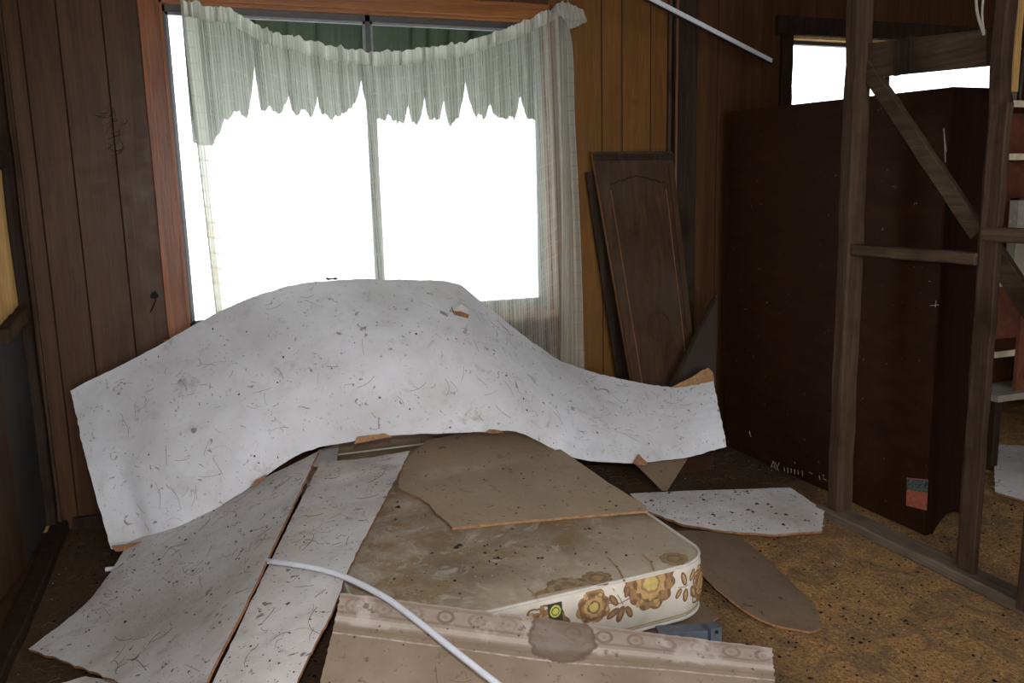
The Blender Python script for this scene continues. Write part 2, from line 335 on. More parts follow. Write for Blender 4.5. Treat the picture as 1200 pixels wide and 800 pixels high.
def sheet(name, G, th, top, bot, edge, jag=(.004,)*4, parent=None, freq=9., rough=.002):
    """solid sheet from a grid; the four edges (first row, last row, first col, last col) are torn by jag metres"""
    nv, nu = len(G), len(G[0]); ju = jag
    for i in range(nu):
        a, b = G[0][i], G[-1][i]; s_ = i*freq*.05
        d = (G[1][i]-a).normalized(); G[0][i] = a + d*(ju[0]*(fbm(s_*3, 1.3)+.3))
        d = (G[-2][i]-b).normalized(); G[-1][i] = b + d*(ju[1]*(fbm(s_*3, 7.7)+.3))
    for j in range(nv):
        a, b = G[j][0], G[j][-1]; s_ = j*freq*.05
        d = (G[j][1]-a).normalized(); G[j][0] = a + d*(ju[2]*(fbm(s_*3, 3.1)+.3))
        d = (G[j][-2]-b).normalized(); G[j][-1] = b + d*(ju[3]*(fbm(s_*3, 9.4)+.3))
    nrm = [[None]*nu for _ in range(nv)]
    for j in range(nv):
        for i in range(nu):
            a = G[j][min(i+1, nu-1)]-G[j][max(i-1, 0)]; b = G[min(j+1, nv-1)][i]-G[max(j-1, 0)][i]
            n = a.cross(b)
            if n.length < 1e-9: n = Vector((0, 0, 1))
            n.normalize()
            if n.dot(O-G[j][i]) < 0: n = -n
            nrm[j][i] = n
    for j in range(nv):
        for i in range(nu):
            p = G[j][i]; G[j][i] = p + nrm[j][i]*rough*fbm(p.x*7, p.y*7, p.z*7)
    mb = MB(); U = [0]
    jm = nv//2
    for i in range(1, nu): U.append(U[-1] + (G[jm][i]-G[jm][i-1]).length)
    V = [0]
    for j in range(1, nv): V.append(V[-1] + (G[j][nu//2]-G[j-1][nu//2]).length)
    vs = [G[j][i] for j in range(nv) for i in range(nu)]; uv = [(U[i], V[j]) for j in range(nv) for i in range(nu)]
    vb = [G[j][i]-nrm[j][i]*th for j in range(nv) for i in range(nu)]
    q = [(j*nu+i, j*nu+i+1, (j+1)*nu+i+1, (j+1)*nu+i) for j in range(nv-1) for i in range(nu-1)]
    mb.idx(vs, q, top, uv); mb.idx(vb, q, bot)
    loop = [(0, i) for i in range(nu)] + [(j, nu-1) for j in range(1, nv)] + [(nv-1, i) for i in range(nu-2, -1, -1)] + [(j, 0) for j in range(nv-2, 0, -1)]
    ev = [vs[j*nu+i] for j, i in loop] + [vb[j*nu+i] for j, i in loop]; n = len(loop)
    mb.idx(ev, [(k, (k+1) % n, n+(k+1) % n, n+k) for k in range(n)], edge)
    o = mb.build(name, parent, smooth=True)
    return o, G, nrm
def slab(name, pts, th, top, bot, edge, jag=.003, step=.02, parent=None, up=Vector((0, 0, 1)), skipjag=()):
    """flat solid board from an outline of 3D points, with torn edges; fan from centre for shape safety -> ngon"""
    P = []
    pts = [Vector(p) for p in pts]; N = len(pts)
    for k in range(N):
        a, b = pts[k], pts[(k+1) % N]; n = max(1, int((b-a).length/step)); d = (b-a).normalized().cross(up)
        for q in range(n):
            p = a.lerp(b, q/n)
            if q and k not in skipjag: p = p + d*jag*(fbm(p.x*30, p.y*30, p.z*30+k))*1.2
            P.append(p)
    dn = [p-up*th for p in P]; n = len(P)
    mb = MB(); mb.face(P, top); mb.face(list(reversed(dn)), bot)
    mb.idx(P+dn, [(k, (k+1) % n, n+(k+1) % n, n+k) for k in range(n)], edge)
    me = mb.build(name, parent); bm = bmesh.new(); bm.from_mesh(me.data); bmesh.ops.triangulate(bm, faces=[f for f in bm.faces if len(f.verts) > 4]); bm.to_mesh(me.data); bm.free()
    return me
# ------------------------------------------------------------------ room shell
WY = 4.265; CEIL = 2.78
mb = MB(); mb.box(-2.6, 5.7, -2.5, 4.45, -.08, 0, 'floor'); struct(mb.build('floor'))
mb = MB(); mb.box(-2.6, 5.7, -2.5, 4.45, CEIL, CEIL+.08, 'roofdark'); struct(mb.build('ceiling'))
def panelled(mb, x0, x1, z0, z1, grooves, key):
    """wall face with real V grooves cut 4 mm deep, 10 cm thick body behind"""
    xs = sorted(g for g in grooves if x0+.02 < g < x1-.02); prof = [(x0, WY)]
    segs = []
    cur = x0
    for g in xs:
        segs.append((cur, g-.0035, key)); segs.append((g-.0035, g+.0035, 'groove')); cur = g+.0035
    segs.append((cur, x1, key))
    for a, b, k in segs:
        if k == 'groove':
            c = (a+b)/2
            mb.face([(a, WY, z0), (c, WY+.004, z0), (c, WY+.004, z1), (a, WY, z1)], k)
            mb.face([(c, WY+.004, z0), (b, WY, z0), (b, WY, z1), (c, WY+.004, z1)], k)
        else: mb.face([(a, WY, z0), (b, WY, z0), (b, WY, z1), (a, WY, z1)], k)
    mb.box(x0, x1, WY+.005, WY+.12, z0, z1, 'roofdark')
W1 = (-.115, 1.80, .90, 2.435); W2 = (3.37, 5.25, 1.70, 2.425)
GL = [-.68, -.535, -.355, -.05, .2, .42, .7, 1.0, 1.3, 1.6]
GR = [2.115, 2.24, 2.42, 2.86, 3.03, 3.17, 3.42, 3.55, 3.75, 3.92, 4.1, 4.35, 4.5, 4.75, 4.95, 5.2, 5.4]
mb = MB()
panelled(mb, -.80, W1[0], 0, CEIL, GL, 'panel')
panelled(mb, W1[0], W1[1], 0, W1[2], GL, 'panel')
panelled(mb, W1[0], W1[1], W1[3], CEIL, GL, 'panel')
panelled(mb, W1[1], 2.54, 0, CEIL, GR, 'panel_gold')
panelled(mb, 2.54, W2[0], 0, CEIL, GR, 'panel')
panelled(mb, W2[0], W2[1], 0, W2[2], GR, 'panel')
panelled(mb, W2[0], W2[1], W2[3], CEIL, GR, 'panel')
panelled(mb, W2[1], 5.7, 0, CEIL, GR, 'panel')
struct(mb.build('wall_back'))
mb = MB(); mb.box(-2.6, -.80, WY, WY+.12, 0, CEIL, 'yellow'); struct(mb.build('wall_side'))
for nm, b in dict(wall_left=(-2.7, -2.6, -2.5, 4.4), wall_right=(5.7, 5.8, -2.5, 4.4)).items():
    mb = MB(); mb.box(*b, 0, CEIL, 'panel'); struct(mb.build(nm))
mb = MB(); mb.box(-2.7, -.35, -2.6, -2.5, 0, CEIL, 'panel'); mb.box(2.35, 5.8, -2.6, -2.5, 0, CEIL, 'panel'); mb.box(-.35, 2.35, -2.6, -2.5, 2.55, CEIL, 'panel'); struct(mb.build('wall_rear'))
# ------------------------------------------------------------------ window 1
win = bpy.data.objects.new('window_1', None); C.objects.link(win); struct(win)
def part(mb, name, parent=win, **k): return mb.build(name, parent, **k)
x0, x1, z0, z1 = W1
mb = MB(); mb.beam((x0-.045, WY-.012, z0-.02), (x0-.045, WY-.012, z1+.07), .09, .028, 'trim', Vector((0, 1, 0))); part(mb, 'side_casing')
mb = MB(); mb.beam((x1+.05, WY-.012, z0-.02), (x1+.05, WY-.012, z1+.07), .09, .028, 'trim', Vector((0, 1, 0))); part(mb, 'side_casing')
mb = MB(); mb.beam((x0, WY-.012, z1+.038), (x1, WY-.012, z1+.038), .028, .076, 'trim_h'); part(mb, 'head_casing')
mb = MB(); mb.beam((x0-.11, WY-.03, z0-.03), (x1+.1, WY-.03, z0-.03), .07, .04, 'trim_h'); part(mb, 'sill')
mb = MB()
mb.box(x0, x0+.012, WY, WY+.12, z0, z1, 'trim'); mb.box(x1-.012, x1, WY, WY+.12, z0, z1, 'trim'); mb.box(x0, x1, WY, WY+.12, z1-.012, z1, 'trim_h'); mb.box(x0, x1, WY, WY+.12, z0, z0+.012, 'trim_h')
part(mb, 'reveal')
YF = WY+.05; mx = .845
mb = MB(); a, b, c_, d = x0+.012, x1-.012, z0+.012, z1-.012; t = .028
for bx in ((a, a+.010, c_, d), (b-t, b, c_, d), (a, b, d-t, d), (a, b, c_, c_+t), (mx-.012, mx+.012, c_, d)):
    mb.box(bx[0], bx[1], YF, YF+.045, bx[2], bx[3], 'alu')
part(mb, 'metal_frame')
for (pa, pb) in ((a+.010, mx-.012), (mx+.012, b-t)):
    mb = MB(); s_ = .012
    for bx in ((pa, pa+s_, c_+t, d-t), (pb-s_, pb, c_+t, d-t), (pa, pb, d-t-s_, d-t), (pa, pb, c_+t, c_+t+s_)): mb.box(bx[0], bx[1], YF+.008, YF+.03, bx[2], bx[3], 'alu_light')
    part(mb, 'sash_frame')
    mb = MB(); mb.box(pa+s_, pb-s_, YF+.018, YF+.022, c_+t+s_, d-t-s_, 'glass'); part(mb, 'glass_pane')
# ------------------------------------------------------------------ window 2 (small, high)
w2 = bpy.data.objects.new('window_2', None); C.objects.link(w2); struct(w2)
x0, x1, z0, z1 = W2
mb = MB(); mb.beam((x0-.04, WY-.012, z0), (x0-.04, WY-.012, z1), .08, .028, 'timber_dark', Vector((0, 1, 0))); mb.beam((x1+.04, WY-.012, z0), (x1+.04, WY-.012, z1), .08, .028, 'timber_dark', Vector((0, 1, 0))); part(mb, 'side_casing', w2)
mb = MB(); mb.beam((x0-.12, WY-.014, z1+.052), (x1+.1, WY-.014, z1+.052), .032, .104, 'timber_dark'); part(mb, 'head_casing', w2)
mb = MB(); mb.box(x0, x1, WY, WY+.14, z1-.016, z1, 'yellow'); mb.box(x0, x0+.012, WY, WY+.12, z0, z1-.016, 'timber_dark'); mb.box(x1-.012, x1, WY, WY+.12, z0, z1-.016, 'timber_dark'); mb.box(x0, x1, WY, WY+.12, z0, z0+.012, 'timber_dark'); part(mb, 'reveal', w2)
mb = MB(); 
for bx in ((x0+.012, x1-.012, z1-.038, z1-.016), (x0+.012, x1-.012, z0+.012, z0+.04), (4.15, 4.19, z0, z1-.016)): mb.box(bx[0], bx[1], WY+.06, WY+.1, bx[2], bx[3], 'alu')
part(mb, 'metal_frame', w2)
mb = MB(); mb.box(x0+.012, x1-.012, WY+.078, WY+.082, z0+.04, z1-.038, 'glass'); part(mb, 'glass_pane', w2)
# exposed wall post and loose edge strips on the back wall
mb = MB(); mb.beam((2.625, WY-.022, 0), (2.625, WY-.022, CEIL), .15, .044, 'timber_dark', Vector((0, 1, 0)), seg=24, wob=.003); struct(mb.build('trim_1'))
mb = MB(); mb.beam((2.528, WY-.012, .35), (2.535, WY-.012, CEIL), .02, .024, 'timber', Vector((0, 1, 0))); mb.beam((2.555, WY-.05, .9), (2.56, WY-.05, CEIL), .012, .01, 'door_edge', Vector((0, 1, 0))); struct(mb.build('trim_2'))
mb = MB(); mb.beam((-.70, WY-.02, .03), (2.5, WY-.02, .03), .03, .06, 'timber_dark'); struct(mb.build('baseboard_back'))
# ------------------------------------------------------------------ left partition (open frame)
tp = thing('partition_frame', (-.80, 3.6, 0), 'dark open timber wall frame at the far left edge beside the brown panelling', 'wall frame')
mb = MB(); mb.beam((-.755, 1.2, .028), (-.755, 4.24, .028), .075, .055, 'timber_dark', wob=.004, seg=20); mb.build('bottom_plate', tp)
mb = MB(); mb.beam((-.785, 4.225, .056), (-.785, 4.225, CEIL), .045, .06, 'timber_dark', Vector((0, 1, 0)), seg=18, wob=.003); mb.build('corner_stud', tp)
mb = MB(); mb.beam((-.752, 4.235, .056), (-.738, 4.225, CEIL), .012, .02, 'timber', Vector((0, 1, 0)), seg=14); tag(mb.build('edge_strip', tp), 'thin paler strip along the stud')
mb = MB(); mb.beam((-.785, 3.73, 1.012), (-.785, 4.19, 1.06), .05, .06, 'timber', seg=10, wob=.003); mb.build('nogging', tp)
mb = MB(); mb.box(-.815, -.802, 3.72, 4.26, .06, 1.0, 'fibro'); tag(mb.build('wall_sheet', tp), 'grey fibre cement lower sheet')
mb = MB(); mb.beam((-.80, 4.1, 1.72), (-.80, 3.0, 1.74), .06, .08, 'timber_dark', seg=8); mb.build('nogging', tp)
o = slab('loose_board', [(-.795, 2.9, .18), (-.795, 3.70, .062), (-.795, 3.68, .955), (-.795, 2.9, .97)], .02, 'door', 'door', 'timber', .002, up=Vector((1, 0, 0)))
tag(o, 'dark red brown board standing on edge at the far left of the picture', 'board')
# ------------------------------------------------------------------ right stud wall (stripped)
tf = thing('stud_wall_frame', (2.66, 2.6, 0), 'stripped rough timber stud wall in front of the dark wardrobe', 'wall frame')
SX = 2.675
mb = MB(); mb.beam((SX-.01, 1.5, .022), (SX-.01, 3.02, .022), .11, .044, 'plate', wob=.003, seg=16); mb.build('bottom_plate', tf)
mb = MB(); mb.beam((SX, 2.935, .045), (SX, 2.945, CEIL), .075, .09, 'timber', Vector((1, 0, 0)), seg=22, wob=.003); mb.build('stud', tf)
mb = MB(); mb.beam((SX+.02, 2.26, .045), (SX+.015, 2.26, CEIL), .055, .055, 'timber', Vector((1, 0, 0)), seg=22, wob=.003); mb.build('stud', tf)
zt = aX(1150, 124, 2.65).z
mb = MB(); mb.beam((SX-.015, 2.225, .045), (SX-.012, 2.225, zt), .072, .03, 'timber', Vector((1, 0, 0)), seg=16, wob=.0025)
o = mb.build('splint', tf); tag(o, 'shorter board nailed alongside the second stud')
mb = MB(); p = aX(1206, 700, 2.68); mb.beam((2.60, p.y-.07, .045), (2.70, p.y-.02, CEIL), .07, .08, 'timber', Vector((1, 0, 0)), seg=16, wob=.003); mb.build('stud', tf)
a, b = aX(997, 292, 2.67), aX(1137, 302, 2.67); mb = MB(); mb.beam((SX-.005, 2.89, a.z), (SX-.005, 2.27, b.z), .07, .045, 'timber_h', seg=10, wob=.002); tag(mb.build('nogging', tf), 'paler crosspiece between the two studs')
a = aX(1150, 274, 2.64); mb = MB(); mb.beam((SX-.02, 2.24, a.z), (SX-.02, 1.5, a.z-.01), .06, .05, 'timber_h', seg=8, wob=.002); mb.build('nogging', tf)
a, b = aX(1018, 82, 2.70), aX(1139, 262, 2.70); d = (b-a).normalized()
mb = MB(); mb.beam(a-d*.02, b+d*.05, .03, .065, 'timber_h', Vector((0, 1, 1)), seg=12, wob=.002); mb.build('brace', tf)
a, b = aX(1158, 285, 2.72), aX(1215, 372, 2.72)
mb = MB(); mb.beam(a, b+(b-a)*.6, .03, .075, 'timber_h', Vector((0, 1, 1)), seg=8, wob=.002); mb.build('brace', tf)
a0, a1, b0, b1 = aX(1005, 92, 2.69), aX(1005, 52, 2.69), aX(1156, 77, 2.69), aX(1156, 34, 2.69)
mb = MB(); dx = Vector((.03, 0, 0)); V8 = [a0, b0, b1, a1]; mb.idx(V8+[v+dx for v in V8], [(0, 1, 2, 3), (7, 6, 5, 4), (0, 4, 5, 1), (1, 5, 6, 2), (2, 6, 7, 3), (3, 7, 4, 0)], 'timber_h'); tag(mb.build('header', tf), 'wide board across the top of the opening')
mb = MB(); q = a0.lerp(b0, .42)+Vector((-.012, 0, -.0)); q1 = a1.lerp(b1, .42)+Vector((-.012, 0, 0)); mb.beam(q, q1, .09, .02, 'timber_dark', Vector((1, 0, 0)), seg=4); tag(mb.build('patch', tf), 'dark upright stain strip on the header')
# ------------------------------------------------------------------ wardrobe
tw = thing('wardrobe', (3.08, 3.4, 0), 'tall dark red brown wardrobe seen from its plain back', 'wardrobe')
X1_W = 3.20; X0, X1, Y0, Y1, ZT = 2.85, 3.20, 2.62, 4.12, 1.905
mb = MB()
mb.idx([(X0, Y0, .01), (X0, Y1, .01), (X0, Y1, 1.965), (X0, Y0, ZT-.005), (X0+.012, Y0, .01), (X0+.012, Y1, .01), (X0+.012, Y1, 1.965), (X0+.012, Y0, ZT-.005)],
       [(0, 1, 2, 3), (7, 6, 5, 4), (0, 4, 5, 1), (1, 5, 6, 2), (2, 6, 7, 3), (3, 7, 4, 0)], 'wardrobe'); bp = mb.build('back_panel', tw)
def sidepanel(Yp, zt):
    """side with an arched cut-out between its two feet and a rounded top corner"""
    pts = [(X0+.012, 0), (X0+.06, 0)]
    for k in range(9): t = math.pi*k/8; pts.append((X0+.06+.02+.06*(1-math.cos(t))*.0 + (X1-X0-.16)*k/8, .0 + .09*math.sin(t)**.5 if 0 < k < 8 else .03))
    pts += [(X1-.06, 0), (X1, 0), (X1, zt-.05), (X1-.015, zt-.012), (X1-.05, zt), (X0+.012, zt)]
    mb = MB(); fr = [(x, Yp, z) for x, z in pts]; bk = [(x, Yp+.02, z) for x, z in pts]; n = len(pts)
    mb.face(fr, 'wardrobe_side'); mb.face(list(reversed(bk)), 'wardrobe_side'); mb.idx(fr+bk, [(k, (k+1) % n, n+(k+1) % n, n+k) for k in range(n)], 'wardrobe_side')
    o = mb.build('side_panel', tw); bm = bmesh.new(); bm.from_mesh(o.data); bmesh.ops.triangulate(bm, faces=[f for f in bm.faces if len(f.verts) > 4]); bm.to_mesh(o.data); bm.free(); return o
sidepanel(Y0, ZT); sidepanel(Y1-.02, 1.965)
mb = MB(); mb.idx([(X0+.012, Y0+.02, ZT-.02), (X1-.03, Y0+.02, ZT-.02), (X1-.03, Y1-.02, 1.965), (X0+.012, Y1-.02, 1.965), (X0+.012, Y0+.02, ZT), (X1-.03, Y0+.02, ZT), (X1-.03, Y1-.02, 1.965), (X0+.012, Y1-.02, 1.965)],
                  [(0, 1, 2, 3), (7, 6, 5, 4), (0, 4, 5, 1), (1, 5, 6, 2), (2, 6, 7, 3), (3, 7, 4, 0)], 'wardrobe_side'); mb.build('top_panel', tw)
for k in range(2):
    ya = Y0+.02+k*(Y1-Y0-.04)/2; mb = MB(); mb.box(X1-.02, X1+.003, ya+.003, ya+(Y1-Y0-.04)/2-.003, .12, ZT-.05, 'wardrobe_side'); mb.build('door', tw)
mb = MB(); a = (X0-.0015)
p = [aX(1063, 560, X0), aX(1088, 562, X0), aX(1086, 598, X0), aX(1062, 592, X0)]
for t0, t1, key in ((0, .42, 'sticker_dark'), (.42, 1, 'sticker')):
    L0, L1, R0, R1 = p[0].lerp(p[3], t0), p[0].lerp(p[3], t1), p[1].lerp(p[2], t0), p[1].lerp(p[2], t1)
    off = Vector((-.0015, 0, 0)); mb.face([L0+off, R0+off, R1+off, L1+off], key); mb.face([L0, R0, R1, L1], key)
def on(px, py): return aX(px, py, X0-.002)
mb.tube([p[0].lerp(p[1], k/6)+Vector((-.002, 0, 0)) for k in range(7)], .0022, 'sticker', 5)
tag(mb.build('paper_label', tw), 'torn red and white paper label')
mb = MB()
def stroke(*pts): mb.tube([on(*q) for q in pts], .0020, 'chalk', 5)
stroke((903, 549), (906, 540), (909, 551)); stroke((904, 546), (908, 547))                     # A
stroke((908, 541), (913, 553)); stroke((913, 542), (909, 553))                                  # X
for k, x in enumerate((919, 923, 927, 931, 935, 940)): stroke((x, 547+k*.9), (x+.4, 552+k*.9+(k % 2)))
stroke((931, 541), (932, 543)); stroke((948, 553), (952, 555)); stroke((960, 557), (961, 562)); stroke((965, 556), (965, 561), (968, 562))
stroke((1096, 360), (1097, 352)); stroke((1090, 358), (1100, 357)); stroke((878, 505), (880, 512)); stroke((1108, 190), (1106, 150), (1109, 178)) 
tag(mb.build('chalk_marks', tw), 'pale scratched letters near the bottom')
# ------------------------------------------------------------------ leaning cabinet door
td = thing('cabinet_door', (2.33, 3.98, 0), 'weathered brown cabinet door with scalloped line leaning against the back wall', 'door')
TL, TR_ = aY(694, 178, 4.19), aY(788, 177, 4.19); BR = aY(814, 408, 4.03); BL = aY(739, 448, 4.03)
ext = 1.36
BL2, BR2 = TL.lerp(BL, 1.42), TR_.lerp(BR, 1.50)
BL2.z = .01; BR2.z = .02
def dp(u, v, off=0.):
    p = TL.lerp(TR_, u).lerp(BL2.lerp(BR2, u), v); n = (TR_-TL).cross(BL2-TL).normalized()
    if n.dot(O-p) < 0: n = -n
    return p+n*off
mb = MB()
vs = [dp(0, 0, 0), dp(1, 0, 0), dp(1, 1, 0), dp(0, 1, 0), dp(0, 0, -.025), dp(1, 0, -.025), dp(1, 1, -.025), dp(0, 1, -.025)]
mb.idx(vs, [(0, 1, 2, 3), (7, 6, 5, 4), (1, 5, 6, 2), (3, 2, 6, 7)], 'door'); mb.idx(vs, [(0, 4, 5, 1), (3, 7, 4, 0)], 'door_edge'); mb.build('slab', td)
def strip(u0, v0, u1, v1, wd, hgt, key, nm):
    mb = MB(); a, b = dp(u0, v0, hgt/2), dp(u1, v1, hgt/2); nn = (dp(0, 0, 1)-dp(0, 0, 0)); mb.beam(a, b, wd, hgt, key, nn, seg=8, wob=.0008); mb.build(nm, td)
strip(.045, .045, .045, 1, .035, .008, 'door', 'stile'); strip(.955, .045, .955, 1, .035, .008, 'door', 'stile'); strip(0, .018, 1, .018, .035, .012, 'timber_dark', 'top_rail')
strip(.145, .12, .145, 1, .005, .004, 'door_edge', 'bead'); strip(.86, .12, .86, 1, .005, .004, 'door_edge', 'bead')
mb = MB(); pts = []
for k in range(61):
    t = k/60; u = .15+.7*t; s_ = .10 - .02*math.sin(math.pi*t) + .0045*abs(math.sin(t*math.pi*6)) - .004*(abs(t-.5) < .12)
    pts.append(dp(u, s_, .002))
mb.tube(pts, .0042, 'timber_dark', 6); tag(mb.build('scalloped_moulding', td), 'dark wavy moulding near the top')
mb = MB(); cx, cv = .52, .56
pts = [dp(cx+.16*math.cos(2*math.pi*k/32), cv+.045*math.sin(2*math.pi*k/32), .0015) for k in range(32)]; mb.tube(pts, .0028, 'timber_dark', 5, closed=True); tag(mb.build('ring_stain', td), 'dark ring mark low on the panel')
# narrow dark board behind the door
mb = MB(); a, b = aY(697, 200, 4.235), aY(733, 440, 4.215); mb.beam(a, a+(b-a)*1.42, .12, .012, 'timber_dark', Vector((0, 1, 0)), seg=10); tag(mb.build('narrow_board'), 'narrow dark board leaning just behind the brown cabinet door', 'board')
# broken dark panel between door and wardrobe
o = slab('broken_panel', [aY(841, 342, 3.99), aY(814, 392, 3.96), aY(785, 452, 3.94), aY(778, 490, 3.93), aY(838, 495, 3.93)], .01, 'darkboard', 'darkboard', 'timber', .002, up=Vector((-.1, -.95, .3)).normalized())
tag(o, 'dark grey broken panel leaning between cabinet door and wardrobe', 'board')
mb = MB(); a, b = aY(838, 348, 3.975), aY(786, 452, 3.92); mb.beam(a, a+(b-a)*1.12, .018, .022, 'timber_dark', seg=8, wob=.002); tag(mb.build('dark_batten'), 'thin dark batten slanting down the edge of the broken panel', 'batten')
# ------------------------------------------------------------------ curtain on two nails
tc = thing('lace_curtain', (.9, 4.17, 2.45), 'sheer white lace curtain sagging between two nails over the window', 'curtain')
CY = 4.165
topc = [(211, 0), (240, 7), (272, 13), (305, 33), (355, 47), (390, 55), (430, 61), (467, 61), (505, 56), (545, 50), (580, 39), (615, 25), (640, 13), (657, 4)]
NU, NV = 420, 60
top = cr([aY(x, y, CY) for x, y in topc], NU)
bot = [Vector((top[0].x+.045 + (2.0-.12-top[0].x-.045)*i/(NU-1), CY+.0, .42)) for i in range(NU)]
botR = aY(657, 415, CY)
def fold(i, t):
    u = i/(NU-1)
    return (.014*math.sin(u*95+1.5*math.sin(u*17)) + .010*math.sin(u*213+2*math.sin(u*31)) + .012*fbm(u*9, 3.)) * (1-.25*t)
def cpoint(i, t, off=0):
    u = i/(NU-1); p = top[i].lerp(bot[i], t); sag = .0
    return Vector((p.x + .006*math.sin(u*60+t*2), CY + fold(i, t) + off - .01*math.sin(math.pi*t), p.z))
Hh = .058
grid = []
for j in range(NV+1):
    row = []
    for i in range(NU):
        L = top[i].z-bot[i].z; t = (Hh + (L-Hh)*j/NV)/L; row.append(cpoint(i, t))
    grid.append(row)
mb = MB(); vs = [p for r in grid for p in r]; uv = [(i/(NU-1)*1.0, (grid[0][i].z-grid[j][i].z)) for j in range(NV+1) for i in range(NU)]
mb.idx(vs, [(j*NU+i, j*NU+i+1, (j+1)*NU+i+1, (j+1)*NU+i) for j in range(NV) for i in range(NU-1)], 'sheer', uv); mb.build('sheer_panel', tc, smooth=True)
mb = MB(); rows = []; rr = random.Random(3)
ph = [rr.uniform(0, 6) for _ in range(9)]
def ruff(i):
    u = i/(NU-1); cl = max(0, math.sin(u*61+3*math.sin(u*13)))
    return cl*(.012*math.sin(u*420)+.010*math.sin(u*655+1)) + .006*math.sin(u*150+ph[1])
for j in range(9):
    t = j/8; row = []
    for i in range(NU):
        p = top[i]; dz = .012*fbm(i*.11, 2.) + .006*abs(math.sin(i*.31))
        row.append(Vector((p.x, CY + fold(i, 0) - .012 - ruff(i)*(1-.4*t) - .008*math.sin(math.pi*t), p.z + (dz if j == 0 else dz*(1-t)) - (Hh+.006)*t)))
    rows.append(row)
vs = [p for r in rows for p in r]; uv = [(i/(NU-1), j*.008) for j in range(9) for i in range(NU)]
mb.idx(vs, [(j*NU+i, j*NU+i+1, (j+1)*NU+i+1, (j+1)*NU+i) for j in range(8) for i in range(NU-1)], 'band', uv); tag(mb.build('gathered_heading', tc, smooth=True), 'gathered opaque white heading strip')
# folded right-hand flap and the tuft of heading over the nail
L_ = [aY(x, y, CY-.035) for x, y in ((656, 14), (656, 60), (657, 140), (659, 230), (659, 330), (658, 420), (658, 470))]
R_ = [aY(x, y, CY-.045) for x, y in ((664, 14), (671, 60), (673, 130), (677, 210), (681, 300), (685, 420), (686, 470))]
G = loft([L_, R_], 40, 14); G = [[p + Vector((0, .008*math.sin(j*1.3+i*.05) + .006*math.sin(j*2.6), 0)) for i, p in enumerate(r)] for j, r in enumerate(G)]
mb = MB(); mb.idx([p for r in G for p in r], [(j*40+i, j*40+i+1, (j+1)*40+i+1, (j+1)*40+i) for j in range(13) for i in range(39)], 'sheer2', [(.94+.06*j/13, (G[0][0].z-G[j][i].z)) for j in range(14) for i in range(40)]); tag(mb.build('folded_hem', tc, smooth=True), 'double folded right edge hanging past the window')
G = loft([[aY(x, y, CY-.05) for x, y in ((652, 6), (664, 3), (676, 8), (684, 12))], [aY(x, y, CY-.06) for x, y in ((655, 18), (664, 22), (674, 22), (688, 24))], [aY(x, y, CY-.05) for x, y in ((661, 22), (665, 32), (672, 33), (684, 27))]], 24, 10)
G = [[p + Vector((0, .006*math.sin(i*1.1+j*.4), .002*math.sin(i*2.1))) for i, p in enumerate(r)] for j, r in enumerate(G)]
mb = MB(); mb.idx([p for r in G for p in r], [(j*24+i, j*24+i+1, (j+1)*24+i+1, (j+1)*24+i) for j in range(9) for i in range(23)], 'band', [(.5+.05*i/24, .01*j) for j in range(10) for i in range(24)]); mb.build('corner_tuft', tc, smooth=True)
mb = MB(); a = aY(666, 8, CY-.045); pts = [a+Vector((.004*math.sin(k*.9), .07*k/14, .012*k)) for k in range(15)]; mb.tube(pts, .0022, 'wire', 6); tag(mb.build('hanging_wire', tc), 'twisted wire holding the corner')
# ------------------------------------------------------------------ outside
mb = MB(); mb.box(-12, 20, WY+.35, 40, -.35, -.3, 'yard'); struct(mb.build('yard_ground'))
def shade_z(x, rag): return rag
AY = 5.05
mb = MB(); lo = []; N = 260; xa, xb = aY(226, 60, AY).x, aY(720, 60, AY).x
peak = [(298, 66, 9), (314, 14, 22), (424, 44, 12), (410, 12, 18), (478, 24, 5), (497, 30, 6), (520, 26, 5), (545, 42, 9), (610, 26, 7), (372, 24, 6), (338, 26, 9), (278, 14, 12), (575, 14, 8), (642, 16, 9), (356, 12, 8), (455, 12, 7)]
for k in range(N+1):
    x = xa+(xb-xa)*k/N; px = 226+(720-226)*k/N
    base = 140 + 4*math.sin(px*.03) + 7*fbm(px*.035, 1.) + 6*fbm(px*.2, 4.) + 3*fbm(px*.6, 8.)
    base += 26*max(0, min(1, (262-px)/14))
    for c_, hgt, wd in peak: base -= hgt*max(0, 1-abs(px-c_)/wd)**1.1
    lo.append(aY(px, base, AY))
hi = [Vector((p.x, AY-.5, 3.3)) for k, p in enumerate(lo)]
mid = [a.lerp(b, .5)+Vector((0, .03, 0)) for a, b in zip(hi, lo)]
n = N+1; mb.idx(hi+mid+lo, [(r*n+k, r*n+k+1, (r+1)*n+k+1, (r+1)*n+k) for r in range(2) for k in range(N)], 'shade')
o = mb.build('shade_cloth', smooth=True); sm = o.modifiers.new('s', 'SOLIDIFY'); sm.thickness = .004
tag(o, 'dark green shade cloth hanging outside the large window with a ragged lower edge', 'shade cloth')
